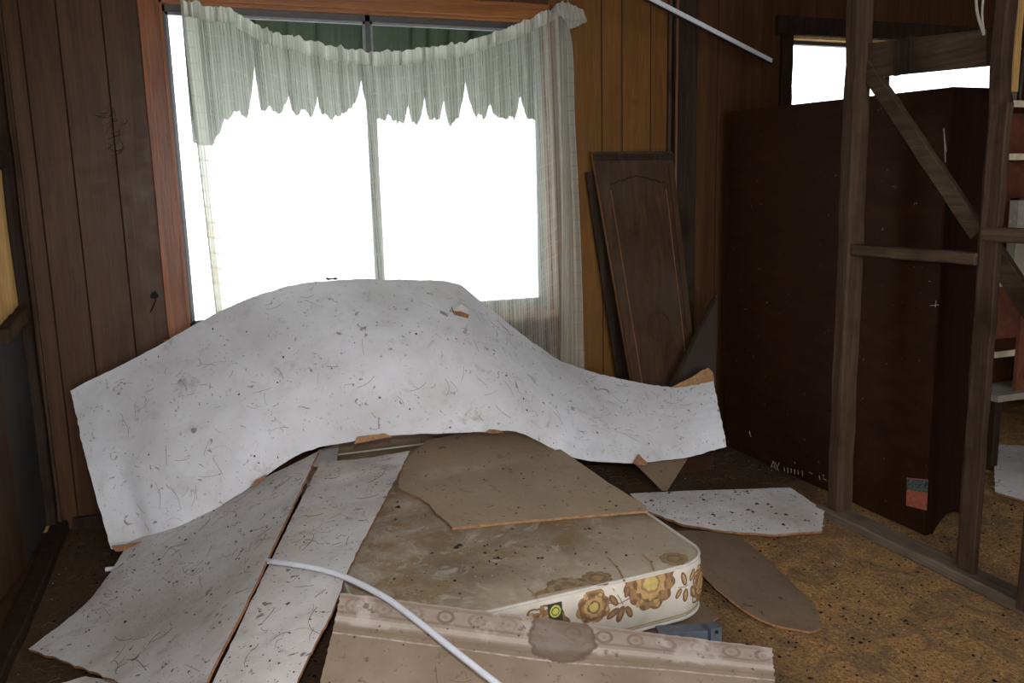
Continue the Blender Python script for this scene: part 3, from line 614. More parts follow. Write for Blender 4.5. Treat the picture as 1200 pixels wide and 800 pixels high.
# ------------------------------------------------------------------ mattress
MX0, MX1, MY0, MY1, MZ0, MZ1 = .34, 1.575, 2.235, 4.10, .045, .25
tm = thing('mattress', (.95, 3.1, 0), 'soiled old mattress with brown and orange floral print side on the floor', 'mattress')
def outline(R=.15, n=14, inset=0.):
    P = []
    for cx, cy, a0 in ((MX0+R, MY0+R, 180), (MX1-R, MY0+R, 270), (MX1-R, MY1-R, 0), (MX0+R, MY1-R, 90)):
        for k in range(n+1): a = math.radians(a0+90*k/n); P.append(Vector((cx+(R-inset)*math.cos(a), cy+(R-inset)*math.sin(a), 0)))
    # subdivide long sides
    Q = []
    for a, b in zip(P, P[1:]+P[:1]):
        m_ = max(1, int((b-a).length/.04))
        for q in range(m_): Q.append(a.lerp(b, q/m_))
    # near edge of the mattress runs slightly back towards the right
    return [Vector((p.x, p.y + (.075*max(0, (p.x-MX0))/(MX1-MX0) if p.y < 2.9 else 0)*max(0, (2.9-p.y)/.65), p.z)) for p in Q]
OL = outline(); n = len(OL); cen = Vector(((MX0+MX1)/2, (MY0+MY1)/2, 0))
def ring(ins, z):
    out = []
    for k, p in enumerate(OL):
        t = (OL[(k+1) % n]-OL[k-1]).normalized(); nn = Vector((t.y, -t.x, 0)); out.append(Vector((p.x-nn.x*ins, p.y-nn.y*ins, z)))
    return out
prof = [(.012, 0), (.003, .12), (-.006, .35), (-.008, .6), (-.004, .85), (.002, .97), (.01, 1.0)]
rings = [ring(a, MZ0+(MZ1-MZ0)*b) for a, b in prof]
mb = MB()
for ra, rb in zip(rings, rings[1:]): mb.idx(ra+rb, [(k, (k+1) % n, n+(k+1) % n, n+k) for k in range(n)], 'cream')
def topz(x, y):
    d = min(x-MX0, MX1-x, y-MY0, MY1-y); return MZ1 + .018*min(1, max(0, d)/.25) + .006*fbm(x*2.5, y*2.5) * min(1, max(0, d)/.1)
prev = rings[-1]
for s_ in (.03, .07, .12, .2, .3, .42, .55):
    cur = [Vector((*(p.lerp(cen, s_).xy), 0)) for p in rings[-1]]; cur = [Vector((p.x, p.y, topz(p.x, p.y))) for p in cur]
    mb.idx(prev+cur, [(k, (k+1) % n, n+(k+1) % n, n+k) for k in range(n)], 'ticking'); prev = cur
cz = Vector((cen.x, cen.y, topz(cen.x, cen.y)))
for k in range(n): mb.face([prev[k], prev[(k+1) % n], cz], 'ticking')
mb.face(list(reversed(rings[0])), 'cream')
mb.build('body', tm, smooth=True)
for z_, ins in ((MZ1+.001, .004), (MZ0+.012, .004)):
    mb = MB(); mb.tube(ring(ins, z_), .006, 'piping', 8, closed=True); mb.build('piping', tm, smooth=True)
# side mapping: arc position s (index) and height
cum = [0]
for a, b in zip(OL, OL[1:]+OL[:1]): cum.append(cum[-1]+(b-a).length)
def side_pt(s_, z, off):
    s_ %= cum[-1]; k = 0
    while cum[k+1] < s_: k += 1
    t = (s_-cum[k])/(cum[k+1]-cum[k]); a, b = OL[k], OL[(k+1) % n]; p = a.lerp(b, t); d = (b-a).normalized(); nn = Vector((d.y, -d.x, 0))
    fz = (z-MZ0)/(MZ1-MZ0); ins = 0
    for (i0, f0), (i1, f1) in zip(prof, prof[1:]):
        if f0 <= fz <= f1: ins = i0+(i1-i0)*(fz-f0)/(f1-f0)
    return Vector((p.x, p.y, z)) + nn*(-ins+off)
def side_at(px, py):
    best = None
    for a in range(int(cum[-1]/.01)):
        for b in range(22):
            s_, z = a*.01, MZ0+.005+b*.0095; q = side_pt(s_, z, 0)
            if q.y > 3.2: continue
            if not (q.y < 2.5 or q.x > 1.5): continue
            x, y = proj(q); e = (x-px)**2+(y-py)**2
            if best is None or e < best[0]: best = (e, s_, z)
    return best[1], best[2]
class Print:
    """flat cloth print laid on a surface by a (a,b)->point map"""
    def __init__(s, mp): s.mb = MB(); s.mp = mp; s.k = 0
    def poly(s, pts, key, lift=None):
        s.k += 1; off = .0008+.00025*(s.k % 12) if lift is None else lift
        c = [sum(p[0] for p in pts)/len(pts), sum(p[1] for p in pts)/len(pts)]
        P = [s.mp(a, b, off) for a, b in pts]; cc = s.mp(c[0], c[1], off); m_ = len(P)
        # two rings so that the print bends with the surface
        mid_ = [s.mp((a+c[0])/2, (b+c[1])/2, off) for a, b in pts]
        s.mb.idx(P+mid_+[cc], [(k, (k+1) % m_, m_+(k+1) % m_, m_+k) for k in range(m_)] + [(m_+k, m_+(k+1) % m_, 2*m_) for k in range(m_)], key)
    def flower(s, a, b, R, keys, seed=0, pet=9, ymax=None):
        rr = random.Random(seed); lay = [(1., keys[0]), (.84, keys[1]), (.66, keys[0]), (.56, keys[2]), (.38, keys[1]), (.28, keys[3])]
        for q, (f, key) in enumerate(lay):
            m_ = 72; pp = max(4, pet-q); ph = rr.uniform(0, 6); pts = []
            for k in range(m_):
                t = 2*math.pi*k/m_; r_ = R*f*(.86+.14*abs(math.sin(t*pp/2+ph))+.05*math.sin(3*t+ph))
                x, y = a+r_*math.cos(t)*1.05, b+r_*math.sin(t)*.95
                if ymax is not None: y = max(min(y, ymax[1]), ymax[0])
                pts.append((x, y))
            s.poly(pts, key, .0007+.0005*q)
            if f in (1., .66):
                for k in range(pp+2):
                    t = 2*math.pi*(k+.5)/(pp+2)+ph; rc = R*f*.76; x, y = a+rc*math.cos(t), b+rc*math.sin(t)
                    if ymax is None or ymax[0]+R*.12 < y < ymax[1]-R*.12: s.ell(x, y, R*.17*f, R*.11*f, t, keys[2] if k % 2 else keys[1], .0007+.0005*q+.0003)
    def ell(s, a, b, ra, rb, ang, key, lift=.0012):
        s.poly([(a+ra*math.cos(t)*math.cos(ang)-rb*math.sin(t)*math.sin(ang), b+ra*math.cos(t)*math.sin(ang)+rb*math.sin(t)*math.cos(ang)) for t in [2*math.pi*k/20 for k in range(20)]], key, lift)
    def line(s, pts, wd, key, lift=.0010):
        for (a, b) in zip(pts, pts[1:]):
            d = (b[0]-a[0], b[1]-a[1]); l = math.hypot(*d) or 1; nx, ny = -d[1]/l*wd/2, d[0]/l*wd/2
            P = [s.mp(x, y, lift) for x, y in ((a[0]+nx, a[1]+ny), (b[0]+nx, b[1]+ny), (b[0]-nx, b[1]-ny), (a[0]-nx, a[1]-ny))]; s.mb.face(P, key)
    def leaf(s, a, b, L, ang, key, key2): s.ell(a+math.cos(ang)*L/2, b+math.sin(ang)*L/2, L/2, L*.24, ang, key, .0014); s.ell(a+math.cos(ang)*L/2, b+math.sin(ang)*L/2, L*.34, L*.10, ang, key2, .0019)
P_ = Print(side_pt); K = ('fl_brown', 'fl_mid', 'fl_tan', 'fl_yellow')
lim = (MZ0+.03, MZ1-.008)
sA, zA = side_at(762, 690); sB, zB = side_at(697, 714); sC, zC = side_at(803, 688); sD, zD = side_at(730, 708)
P_.flower(sA, zA+.02, .10, K, 2, 11, lim); P_.flower(sB, zB+.005, .062, ('fl_mid', 'fl_brown', 'fl_tan', 'fl_yellow'), 5, 8, lim)
P_.line([(sB+.04, zB+.01), (sD-.01, zD+.005), (sA-.07, zA-.01)], .004, 'fl_purple'); P_.line([(sD-.035, zD+.06), (sD-.01, zD+.02), (sD+.01, zD-.02)], .003, 'fl_purple')
for (da, db, L, ang) in ((-.02, .0, .05, 2.2), (.0, -.005, .06, -1.9), (.012, -.01, .05, -1.1), (-.015, -.01, .055, -2.6), (.01, .02, .04, 1.2)): P_.leaf(sD+da, zD+db, L, ang, 'fl_brown', 'fl_mid')
P_.line([(sC-.03, zC+.01), (sC, zC+.005), (sC+.04, zC+.03)], .003, 'fl_purple')
for (da, db, L, ang) in ((.0, .01, .05, 1.8), (.02, .02, .045, .9), (.0, 0, .05, -1.6), (.025, .0, .055, -1.1), (-.02, .005, .04, -2.1), (.04, .03, .04, .2), (.05, -.02, .05, -.8)): P_.leaf(sC+da, zC+db, L, ang, 'fl_brown', 'fl_tan')
for ds, R, sd in ((-.27, .085, 8), (.24, .075, 11), (.48, .09, 3), (-.52, .07, 6)): P_.flower(sA+ds if ds > 0 else sB+ds+.09, MZ0+.11, R, K, sd, 9, lim)
seq = [k*.03 for k in range(int(cum[-1]/.03)+1)]
P_.line([(s_, MZ0+.030) for s_ in seq], .007, 'st_tan', .0011); P_.line([(s_, MZ0+.018) for s_ in seq], .010, 'st_grey', .0011)
tag(P_.mb.build('floral_side_print', tm), 'brown and orange flowers printed along the cream side')
P2 = Print(lambda a, b, off: Vector((a, b, topz(a, b)+off*.6+.0006)))
def T(px, py): q = aZ(px, py, MZ1+.008); return q.x, q.y
FK = ('ff_brown', 'ff_tan', 'ff_brown', 'ff_or')
a, b = T(672, 694); P2.flower(a, b+.02, .085, FK, 4, 9, (MY0+.06, 9)); a, b = T(640, 700); P2.flower(a, b+.01, .045, ('ff_tan', 'ff_brown', 'ff_or', 'fl_tan'), 9, 7, (MY0+.06, 9)); a, b = T(705, 682); P2.flower(a, b+.03, .05, FK, 14, 8)
a, b = T(790, 655); P2.flower(a, b, .05, ('ff_tan', 'ff_tan', 'ff_brown', 'ff_tan'), 21, 8)
for A, B in (((630, 702), (618, 690)), ((732, 680), (712, 655)), ((766, 667), (752, 650))):
    P2.line([T(*A), T((A[0]+B[0])/2+3, (A[1]+B[1])/2), T(*B)], .008, 'ff_tan')
tag(P2.mb.build('floral_top_print', tm), 'faded flowers showing through the dirt at the top edge')
mb = MB(); s1, z1_ = side_at(651, 716)
vs = [side_pt(s1+a, z1_+b, .0035) for a, b in ((-.024, -.035), (.026, -.035), (.026, .03), (-.024, .03))]; vs2 = [side_pt(s1+a, z1_+b, .001) for a, b in ((-.024, -.035), (.026, -.035), (.026, .03), (-.024, .03))]
mb.idx(vs+vs2, [(0, 1, 2, 3), (0, 4, 5, 1), (1, 5, 6, 2), (2, 6, 7, 3), (3, 7, 4, 0)], 'tag_green')
for r_, key, of in ((.020, 'tag_yellow', .0045), (.014, 'tag_green', .0048), (.011, 'tag_yellow', .0052)): mb.face([side_pt(s1+r_*math.cos(2*math.pi*k/24), z1_+.005+r_*math.sin(2*math.pi*k/24), of) for k in range(24)], key)
tag(mb.build('maker_tag', tm), 'small dark green tag with a yellow round emblem')
# ------------------------------------------------------------------ fallen ceiling sheets
SH = {}
def R(lst, Y): return [aY(x, y, Yk if Yk else Y) for x, y, Yk in [(q+(None,))[:3] for q in lst]]
topr = R([(82, 458, 4.13), (160, 419, 4.1), (235, 377, 4.07), (285, 352), (340, 335), (390, 328), (450, 327), (515, 329), (540, 334), (560, 351), (590, 374), (625, 401), (655, 421), (690, 434), (740, 446, 3.93), (790, 453, 3.86), (836, 446, 3.82)], 4.05)
botr = R([(130, 644, 3.72), (168, 643, 3.68), (188, 648, 3.62), (217, 622, 3.6), (294, 570), (352, 532), (397, 520), (458, 511), (515, 508), (571, 506), (605, 506), (650, 527, 3.62), (675, 537, 3.6), (710, 542, 3.58), (747, 542, 3.55), (800, 537, 3.55), (852, 523, 3.55)], 3.62)
NUS, NVS = 200, 46
T_, B_ = cr(topr, NUS), cr(botr, NUS)
# left end bulges out towards the corner notch
G = []
for j in range(NVS):
    t = j/(NVS-1); row = []
    for i in range(NUS):
        u = i/(NUS-1); p = T_[i].lerp(B_[i], t)
        bul = math.sin(math.pi*t)
        hump = math.exp(-((u-.45)/.25)**2)
        # slide along the line of sight for the hump's rounded shoulder, keep the outline in place
        r_ = (p-O).normalized(); p = p - r_*(bul*(.14*hump+.04) + .012*bul*fbm(u*5, t*3))
        row.append(p)
    G.append(row)
# subtle pull of the left edge
for j in range(NVS):
    t = j/(NVS-1); tgt = aY(*((82+(108-82)*t*1.3, 457+113*t*1.3/.98) if t < .62 else (103+(130-103)*(t-.62)/.38, 549+95*(t-.62)/.38)), 4.13-.41*t)
    dl = tgt-G[j][0]
    for i in range(50):
        k = (1-i/50)**2*(1+2*i/50); G[j][i] = G[j][i] + dl*k
for i in range(NUS):                                           # ragged along the right half of the upper edge
    u = i/(NUS-1); k = max(0, min(1, (u-.60)/.08)); d = (G[2][i]-G[0][i]).normalized(); G[0][i] = G[0][i] + d*k*(.010*abs(fbm(u*70, 2.))+.004*fbm(u*190, 5.))
o, G1, N1 = sheet('fallen_sheet', G, .007, 'white', 'fibre', 'fibre', (.0035, .004, .005, .004), freq=2.2, rough=.004)
tag(o, 'large white ceiling sheet with torn edges draped in a hump below the window', 'ceiling sheet'); SH['big'] = (G1, N1, .0)
# torn brown lips (fibre showing where the face has peeled) along its lower edge and right corner
def lip(pts, Yv, nm, lab, mat='fibre', th=.006, parent=o):
    P = [aY(x, y, Yv) for x, y in pts]; q = slab(nm, P, th, mat, mat, mat, .002, .008, up=Vector((0, -1, .15)).normalized())
    q.parent = parent; tag(q, lab); return q
lip([(786, 454), (800, 447), (812, 441), (822, 434), (831, 431), (836, 437), (837, 449), (815, 452)], 3.84, 'torn_flap', 'orange brown backing torn up at the far corner', 'fibre_tan')
lip([(415, 520), (419, 512), (432, 510), (452, 508), (460, 512), (445, 514), (425, 518)], 3.6, 'torn_lip', 'brown torn lip', 'fibre_tan')
lip([(130, 640), (145, 638), (165, 635), (169, 641), (150, 645), (135, 646)], 3.64, 'torn_lip', 'brown torn lip')
lip([(292, 572), (300, 562), (312, 556), (309, 562), (300, 568)], 3.59, 'torn_lip', 'brown torn lip')
lip([(196, 642), (202, 630), (217, 620), (214, 627), (204, 634)], 3.57, 'torn_lip', 'brown torn lip')
lip([(568, 507), (574, 503), (585, 504), (592, 507), (580, 508)], 3.6, 'torn_lip', 'brown torn lip')
lip([(742, 543), (749, 532), (753, 537), (760, 542), (757, 545), (746, 545)], 3.54, 'torn_lip', 'brown torn lip')
# strips sloping down to the floor on the left
Z = lambda l: [aZ(x, y, z) for x, y, z in l]
g = loft([Z([(150, 632, .10), (143, 648, .09), (126, 675, .06), (95, 712, .035), (33, 760, .022)]),
          Z([(258, 585, .24), (228, 640, .19), (190, 705, .13), (150, 755, .10), (118, 791, .085)]),
          Z([(374, 528, .40), (334, 612, .35), (296, 692, .29), (262, 760, .245), (222, 838, .20)])], 70, 46)
o, G2, N2 = sheet('board_scrap', g, .009, 'white2', 'fibre', 'fibre', (.004, .004, .006, .006), freq=5, rough=.003)
tag(o, 'long dirty white ceiling scrap sloping to the floor at lower left', 'ceiling scrap'); SH['s1'] = (G2, N2, 0)
g = loft([Z([(376, 541, .31), (345, 600, .30), (310, 672, .27), (268, 760, .215), (235, 830, .17)]),
          Z([(430, 536, .33), (398, 600, .31), (368, 680, .30), (325, 770, .245), (296, 830, .20)]),
          Z([(481, 528, .36), (448, 592, .34), (410, 665, .32), (388, 720, .29), (350, 795, .235), (336, 830, .21)])], 70, 30)
o, G3, N3 = sheet('board_scrap', g, .009, 'white2', 'fibre', 'fibre', (.003, .006, .008, .003), freq=5, rough=.0025)
tag(o, 'white ceiling scrap lying over the left edge of the mattress beneath the white conduit', 'ceiling scrap'); SH['s2'] = (G3, N3, 0)
o = slab('board_scrap', Z([(72, 800, .014), (100, 792, .014), (150, 800, .014), (190, 830, .014), (60, 850, .014)]), .01, 'white2', 'fibre', 'fibre', .004)
tag(o, 'corner of a white scrap on the floor at the bottom left edge of the picture', 'ceiling scrap')
o = slab('board_scrap', Z([(366, 546, .285), (373, 527, .285), (398, 520, .285), (393, 548, .285)]), .008, 'white', 'fibre', 'fibre', .001)
tag(o, 'tiny bluish white scrap glimpsed in the gap below the large sheet', 'ceiling scrap')
o = slab('grey_board', [aY(380, 560, 4.17), aY(380, 500, 4.17), aY(480, 492, 4.17), (aY(640, 496, 4.17)), aY(640, 545, 4.17)], .01, 'brownboard', 'brownboard', 'fibre', .001, up=Vector((0, -1, .1)).normalized())
tag(o, 'grey brown board standing in the dark gap under the edge of the large humped sheet', 'board')
# tan board on the mattress
zt = .283
o = slab('tan_board', Z([(466, 571, zt), (478, 577, zt), (492, 583, zt), (503, 590, zt), (510, 600, zt), (520, 608, zt), (530, 618, zt), (600, 611, zt), (680, 604, zt), (759, 598, zt), (757, 592, zt), (714, 566, zt), (664, 531, zt), (628, 507, zt), (590, 503, zt), (545, 506, zt), (500, 516, zt), (470, 545, zt)]), .010, 'tan', 'tan', 'fibre_tan', .003)
tag(o, 'tan brown board with a broken left edge lying on top of the mattress', 'board')
# front board with border
zr = [(399, 694, .325), (520, 709, .295), (640, 724, .26), (780, 743, .20), (905, 759, .165)]
g = loft([Z(zr), Z([(388, 745, .26), (520, 765, .235), (640, 780, .205), (780, 796, .165), (910, 812, .13)]), Z([(362, 850, .16), (500, 880, .13), (640, 900, .11), (780, 905, .08), (918, 905, .05)])], 90, 60)
o, G4, N4 = sheet('border_board', g, .010, 'border', 'tan', 'fibre_tan', (.004, .003, .004, .004), freq=6, rough=.002)
tag(o, 'brown stained board with embossed ring border leaning on the near edge of the mattress', 'board'); SH['front'] = (G4, N4, 0)
# boards on the floor to the right
o = slab('board_scrap', Z([(738, 578, .03), (800, 575, .03), (870, 573, .03), (926, 571, .03), (948, 586, .03), (966, 598, .034), (963, 622, .03), (905, 626, .03), (850, 622, .03), (800, 614, .03), (757, 598, .03)]), .010, 'white2', 'fibre', 'fibre', .005)
tag(o, 'flat white ceiling scrap on the floor beside the foot of the first stud', 'ceiling scrap')
o = slab('board_scrap', [aZ(x, y, .02) for x, y in ((1164, 520), (1240, 524), (1250, 592), (1200, 586), (1166, 576))], .01, 'white2', 'fibre', 'fibre', .003)
tag(o, 'white ceiling scrap on the floor beyond the wardrobe at right edge', 'ceiling scrap')
g = loft([Z([(782, 622, .10), (800, 645, .11), (820, 668, .10), (845, 693, .07), (875, 716, .04), (905, 731, .02), (948, 740, .013)]),
          Z([(822, 622, .055), (845, 640, .055), (866, 664, .05), (888, 684, .035), (910, 705, .022), (930, 720, .014), (957, 738, .012)]),
          Z([(864, 627, .015), (888, 645, .014), (910, 664, .013), (928, 682, .012), (944, 698, .012), (957, 714, .012), (964, 733, .012)])], 50, 24)
o, G5, N5 = sheet('brown_board', g, .008, 'brownboard', 'bluepaint', 'fibre', (.002, .004, .002, .002), rough=.002)
tag(o, 'brown curled board on the floor to the right of the mattress', 'board'); SH['brown'] = (G5, N5, 0)
o = slab('cardboard_scrap', Z([(735, 742, .03), (762, 722, .03), (822, 706, .03), (842, 722, .03), (815, 742, .03)]), .008, 'brownboard', 'brownboard', 'fibre', .003)
tag(o, 'brown board scrap poking out beneath the mattress corner', 'board')
ts = thing('steel_rail', aZ(812, 745, 0), 'blue grey steel rail lying beside the near corner of the mattress', 'metal rail')
a, b = aZ(770, 738, .07), aZ(836, 735, .07)
mb = MB(); mb.beam(a, b, .05, .006, 'steel', seg=3, wob=0); mb.build('flange', ts)
mb = MB(); mb.beam(a+Vector((0, -.024, -.03)), b+Vector((0, -.024, -.03)), .006, .06, 'steel', seg=3, wob=0); mb.build('web', ts)
mb = MB(); c_ = b+Vector((-.002, -.012, -.025)); mb.box(c_.x-.03, c_.x+.012, c_.y-.022, c_.y+.02, .002, .088, 'steel'); mb.tube([c_+Vector((-.01, -.023, .03)), c_+Vector((-.01, -.028, .03))], .006, 'black', 10); tag(mb.build('end_bracket', ts), 'end bracket with a bolt hole')
# triangular offcuts below the sheet's right end
o = slab('board_offcut', [aY(742, 541, 3.68), aY(806, 537, 3.68), aY(782, 575, 3.55), aY(776, 575, 3.55)], .01, 'brownboard', 'brownboard', 'fibre', .001, up=Vector((0, -1, .2)).normalized())
tag(o, 'triangular brown board offcut hanging point down below the large sheet', 'board')
o = slab('board_offcut', [aY(800, 525, 3.78), aY(838, 522, 3.78), aY(835, 549, 3.74), aY(796, 556, 3.74)], .02, 'wardrobe', 'wardrobe', 'timber', .001, up=Vector((0, -1, .1)).normalized())
tag(o, 'reddish brown block on the floor under the right end of the large sheet', 'board')
# ------------------------------------------------------------------ conduit, hanging batten, cable
pts = cr(Z([(124, 667, .035), (200, 659, .05), (285, 656, .22), (315, 657.5, .31), (345, 661, .335), (385, 669, .345), (420, 683, .345), (455, 702, .34), (490, 728, .325), (530, 760, .305), (585, 803, .28), (660, 862, .25)]), 70)
mb = MB(); mb.tube(pts, .0095, 'plastic', 12); o = mb.build('plastic_conduit', smooth=True)
tag(o, 'curved white plastic conduit running over the mattress and the near board', 'conduit')
tb = thing('ceiling_batten', aY(903, 70, 4.1), 'white batten hanging down loose in front of the back wall', 'batten')
a, b = aY(904, 71, 4.12), aY(764, -1, 3.75); d = (b-a); b = a + d*((CEIL-.01-a.z)/d.z) if d.z > 0 and a.z+d.z*3 > CEIL else b
mb = MB(); mb.beam(a, b, .012, .022, 'plastic', seg=10, wob=0); mb.build('strip', tb)
mb = MB(); off = Vector((.0, .012, -.012)); mb.beam(a+off-d*.01, b+off, .02, .008, 'timber_dark', seg=10, wob=.0005); tag(mb.build('dark_strip', tb), 'dark strip behind and below the white face')  # dark strip set just behind and below the white one
mb = MB()
pts = cr([aX(1147, -30, 2.645), aX(1144, 0, 2.645), aX(1146, 18, 2.645), aX(1153, 41, 2.645)], 20); mb.tube(pts, .005, 'wire', 8)
pts = cr([aX(1157, -30, 2.65), aX(1152, 0, 2.65), aX(1151, 20, 2.65), aX(1153, 38, 2.65)], 16); mb.tube(pts, .004, 'wire', 8)
tag(mb.build('electric_cable', smooth=True), 'pale cable loop hanging by the top of the second stud', 'cable')
# ------------------------------------------------------------------ room beyond, right edge
tsx = thing('shelf_unit', (4.4, 3.5, 0), 'red brown shelf unit with pale shelf edges at the far right edge', 'shelves')
YS = 3.35; xl = aY(1176, 200, YS).x
za, zb = aY(1190, 122, YS).z, aY(1190, 184, YS).z
mb = MB(); mb.box(xl, xl+.9, YS+.30, YS+.32, .55, 1.97, 'shelfred'); mb.build('back_panel', tsx)
mb = MB(); mb.box(xl-.02, xl, YS, YS+.32, 0, 1.97, 'wardrobe_side'); mb.build('side_panel', tsx)
mb = MB(); mb.box(xl+.9, xl+.92, YS, YS+.32, 0, 1.97, 'shelfred'); mb.build('side_panel', tsx)
for zz in (za, zb, .98, .58):
    mb = MB(); mb.box(xl, xl+.9, YS, YS+.30, zz-.014, zz+.014, 'shelfred'); mb.box(xl, xl+.9, YS-.012, YS, zz-.016, zz+.018, 'pale'); tag(mb.build('shelf', tsx), 'shelf with a front edge coloured pale for window light')
mb = MB(); p, q = aY(1183, 107, 2.62), aY(1192, 72, 2.62); mb.box(p.x, q.x+.015, 2.60, 2.63, .0, q.z, 'yellow'); 
o = None
mb = MB(); pz, qz = aX(1187, 108, 3.0).z, aX(1187, 70, 3.0).z; pa = aX(1187, 90, 3.0)
mb.beam((3.0, pa.y, pz), (3.0, pa.y, CEIL), .035, .03, 'yellow', Vector((1, 0, 0)), seg=4); tag(mb.build('pine_offcut'), 'short yellow pine piece hanging beside the second stud at right edge', 'board')
mb = MB(); p0 = aY(1184, 232, 3.2); p1 = aY(1184, 330, 3.2); mb.box(p0.x, p0.x+.5, 3.15, 3.2, p1.z, p0.z, 'speck'); mb.box(p0.x, p0.x+.5, 3.14, 3.21, p0.z-.012, p0.z, 'timber'); tag(mb.build('laminate_panel'), 'speckled grey panel in front of the shelf unit at right edge', 'board')
tbn = thing('low_bench', (4.15, 3.2, 0), 'low pale topped bench at the right edge beyond the wardrobe', 'bench')
pz = aY(1170, 464, 3.1); mb = MB(); mb.box(pz.x, pz.x+.7, 3.1, 3.33, pz.z-.035, pz.z, 'speck'); mb.build('top', tbn)
for dx in (.03, .64):
    mb = MB(); mb.box(pz.x+dx, pz.x+dx+.05, 3.14, 3.19, 0, pz.z-.035, 'timber_dark'); mb.build('leg', tbn)
mb = MB(); a = aY(1193, 470, 3.12); mb.box(a.x, a.x+.05, 3.14, 3.16, pz.z+.001, pz.z+.52, 'shelfred'); mb.box(a.x+.05, a.x+.4, 3.14, 3.16, pz.z+.001, pz.z+.06, 'shelfred'); tag(mb.build('picture_frame'), 'red brown upright frame standing on the low bench', 'frame')
# ------------------------------------------------------------------ small stray things
mb = MB(); lf = [aY(x, y, WY-.012) for x, y in ((177, 343), (182, 341), (187, 347), (182, 350), (176, 349))]; n_ = len(lf)
mb.face(lf, 'hardleaf'); mb.face([p+Vector((0, .006, 0)) for p in reversed(lf)], 'hardleaf'); mb.idx(lf+[p+Vector((0, .006, 0)) for p in lf], [(k, (k+1) % n_, n_+(k+1) % n_, n_+k) for k in range(n_)], 'hardleaf')
mb.tube([aY(x, y, WY-.006) for x, y in ((183, 348), (181, 356), (177, 364), (176, 366))], .003, 'hardleaf', 5); tag(mb.build('dried_leaf'), 'small black dried leaf stuck on the brown panelling left of the window', 'leaf')
mb = MB(); rw = random.Random(8)
for k in range(26):
    px, py = 118+rw.gauss(12, 7)+.25*(k*2), 118+k*2.6+rw.gauss(0, 4); a = rw.uniform(.4, 2.4); L = rw.uniform(6, 18)
    mb.tube([aY(px+q*L/4*math.cos(a+q*.25), py+q*L/4*math.sin(a+q*.25), WY-.004) for q in range(5)], rw.uniform(.0007, .0016), 'hardleaf', 4)
tag(mb.build('cobweb'), 'tangled dark dusty cobweb clinging to the brown panelling beside the window', 'cobweb', None, 'stuff')
def surf(key, u, v, off=0):
    G, N_, _ = SH[key]; nv, nu = len(G), len(G[0]); j = min(nv-2, max(1, int(v*(nv-1)))); i = min(nu-2, max(1, int(u*(nu-1))))
    fu, fv = u*(nu-1)-int(u*(nu-1)), v*(nv-1)-int(v*(nv-1)); a = G[j][i].lerp(G[j][i+1], fu); b = G[j+1][i].lerp(G[j+1][i+1], fu)
    return a.lerp(b, fv) + N_[j][i]*off, N_[j][i]
def near_uv(key, px, py):
    G = SH[key][0]; best = (1e9,)
    for j in range(len(G)):
        for i in range(len(G[0])):
            x, y = proj(G[j][i]); e = (x-px)**2+(y-py)**2
            if e < best[0]: best = (e, i/(len(G[0])-1), j/(len(G)-1))
    return best[1], best[2]
def crumb(mb, p, n, r, rr, key):
    """low irregular crumb: hexagonal pyramid"""
    t = n.orthogonal().normalized(); b = n.cross(t); el = rr.uniform(.35, 1); rot = rr.uniform(0, 6.28); base = []
    for k in range(6):
        a = 2*math.pi*k/6; q = r*rr.uniform(.6, 1.15); x, y = q*math.cos(a), q*el*math.sin(a); x, y = x*math.cos(rot)-y*math.sin(rot), x*math.sin(rot)+y*math.cos(rot)
        base.append(p+t*x+b*y-n*.0005)
    ap = p+n*r*rr.uniform(.35, .7); mb.idx(base+[ap], [(k, (k+1) % 6, 6) for k in range(6)], key)
def twig(mb, f, L, rr, key, r=.0009):
    """thin curved stalk following surface function f(s)->point"""
    pts = [f(k/6*L) for k in range(7)]; mb.tube(pts, r, key, 3)
chip = surf('big', *near_uv('big', 539, 363), .004); cu = near_uv('big', 539, 363)
tch = MB(); P = [surf('big', cu[0]+a, cu[1]+b, h)[0] for a, b, h in ((-.012, -.02, .006), (.0, -.03, .022), (.012, -.018, .018), (.013, .012, .012), (.0, .02, .02), (-.01, .012, .008))]
lowp = [surf('big', cu[0]+a, cu[1]+b, .001)[0] for a, b in ((-.012, -.02), (.0, -.03), (.012, -.018), (.013, .03), (.0, .035), (-.01, .03))]
tch.face(P, 'chip'); tch.idx(P+lowp, [(k, (k+1) % 6, 6+(k+1) % 6, 6+k) for k in range(6)], 'fibre'); tag(tch.build('plaster_chip'), 'small white and brown chip on the right shoulder of the large sheet', 'chip')
mb = MB(); rr = random.Random(5); q = aY(389, 327, 4.03); 
for k in range(4): crumb(mb, q+Vector((.012*k-.02, 0, .002)), Vector((0, -.5, .85)), .012, rr, 'black')
tag(mb.build('dirt_lump'), 'black dirt lump on the crest of the large sheet', 'dirt')
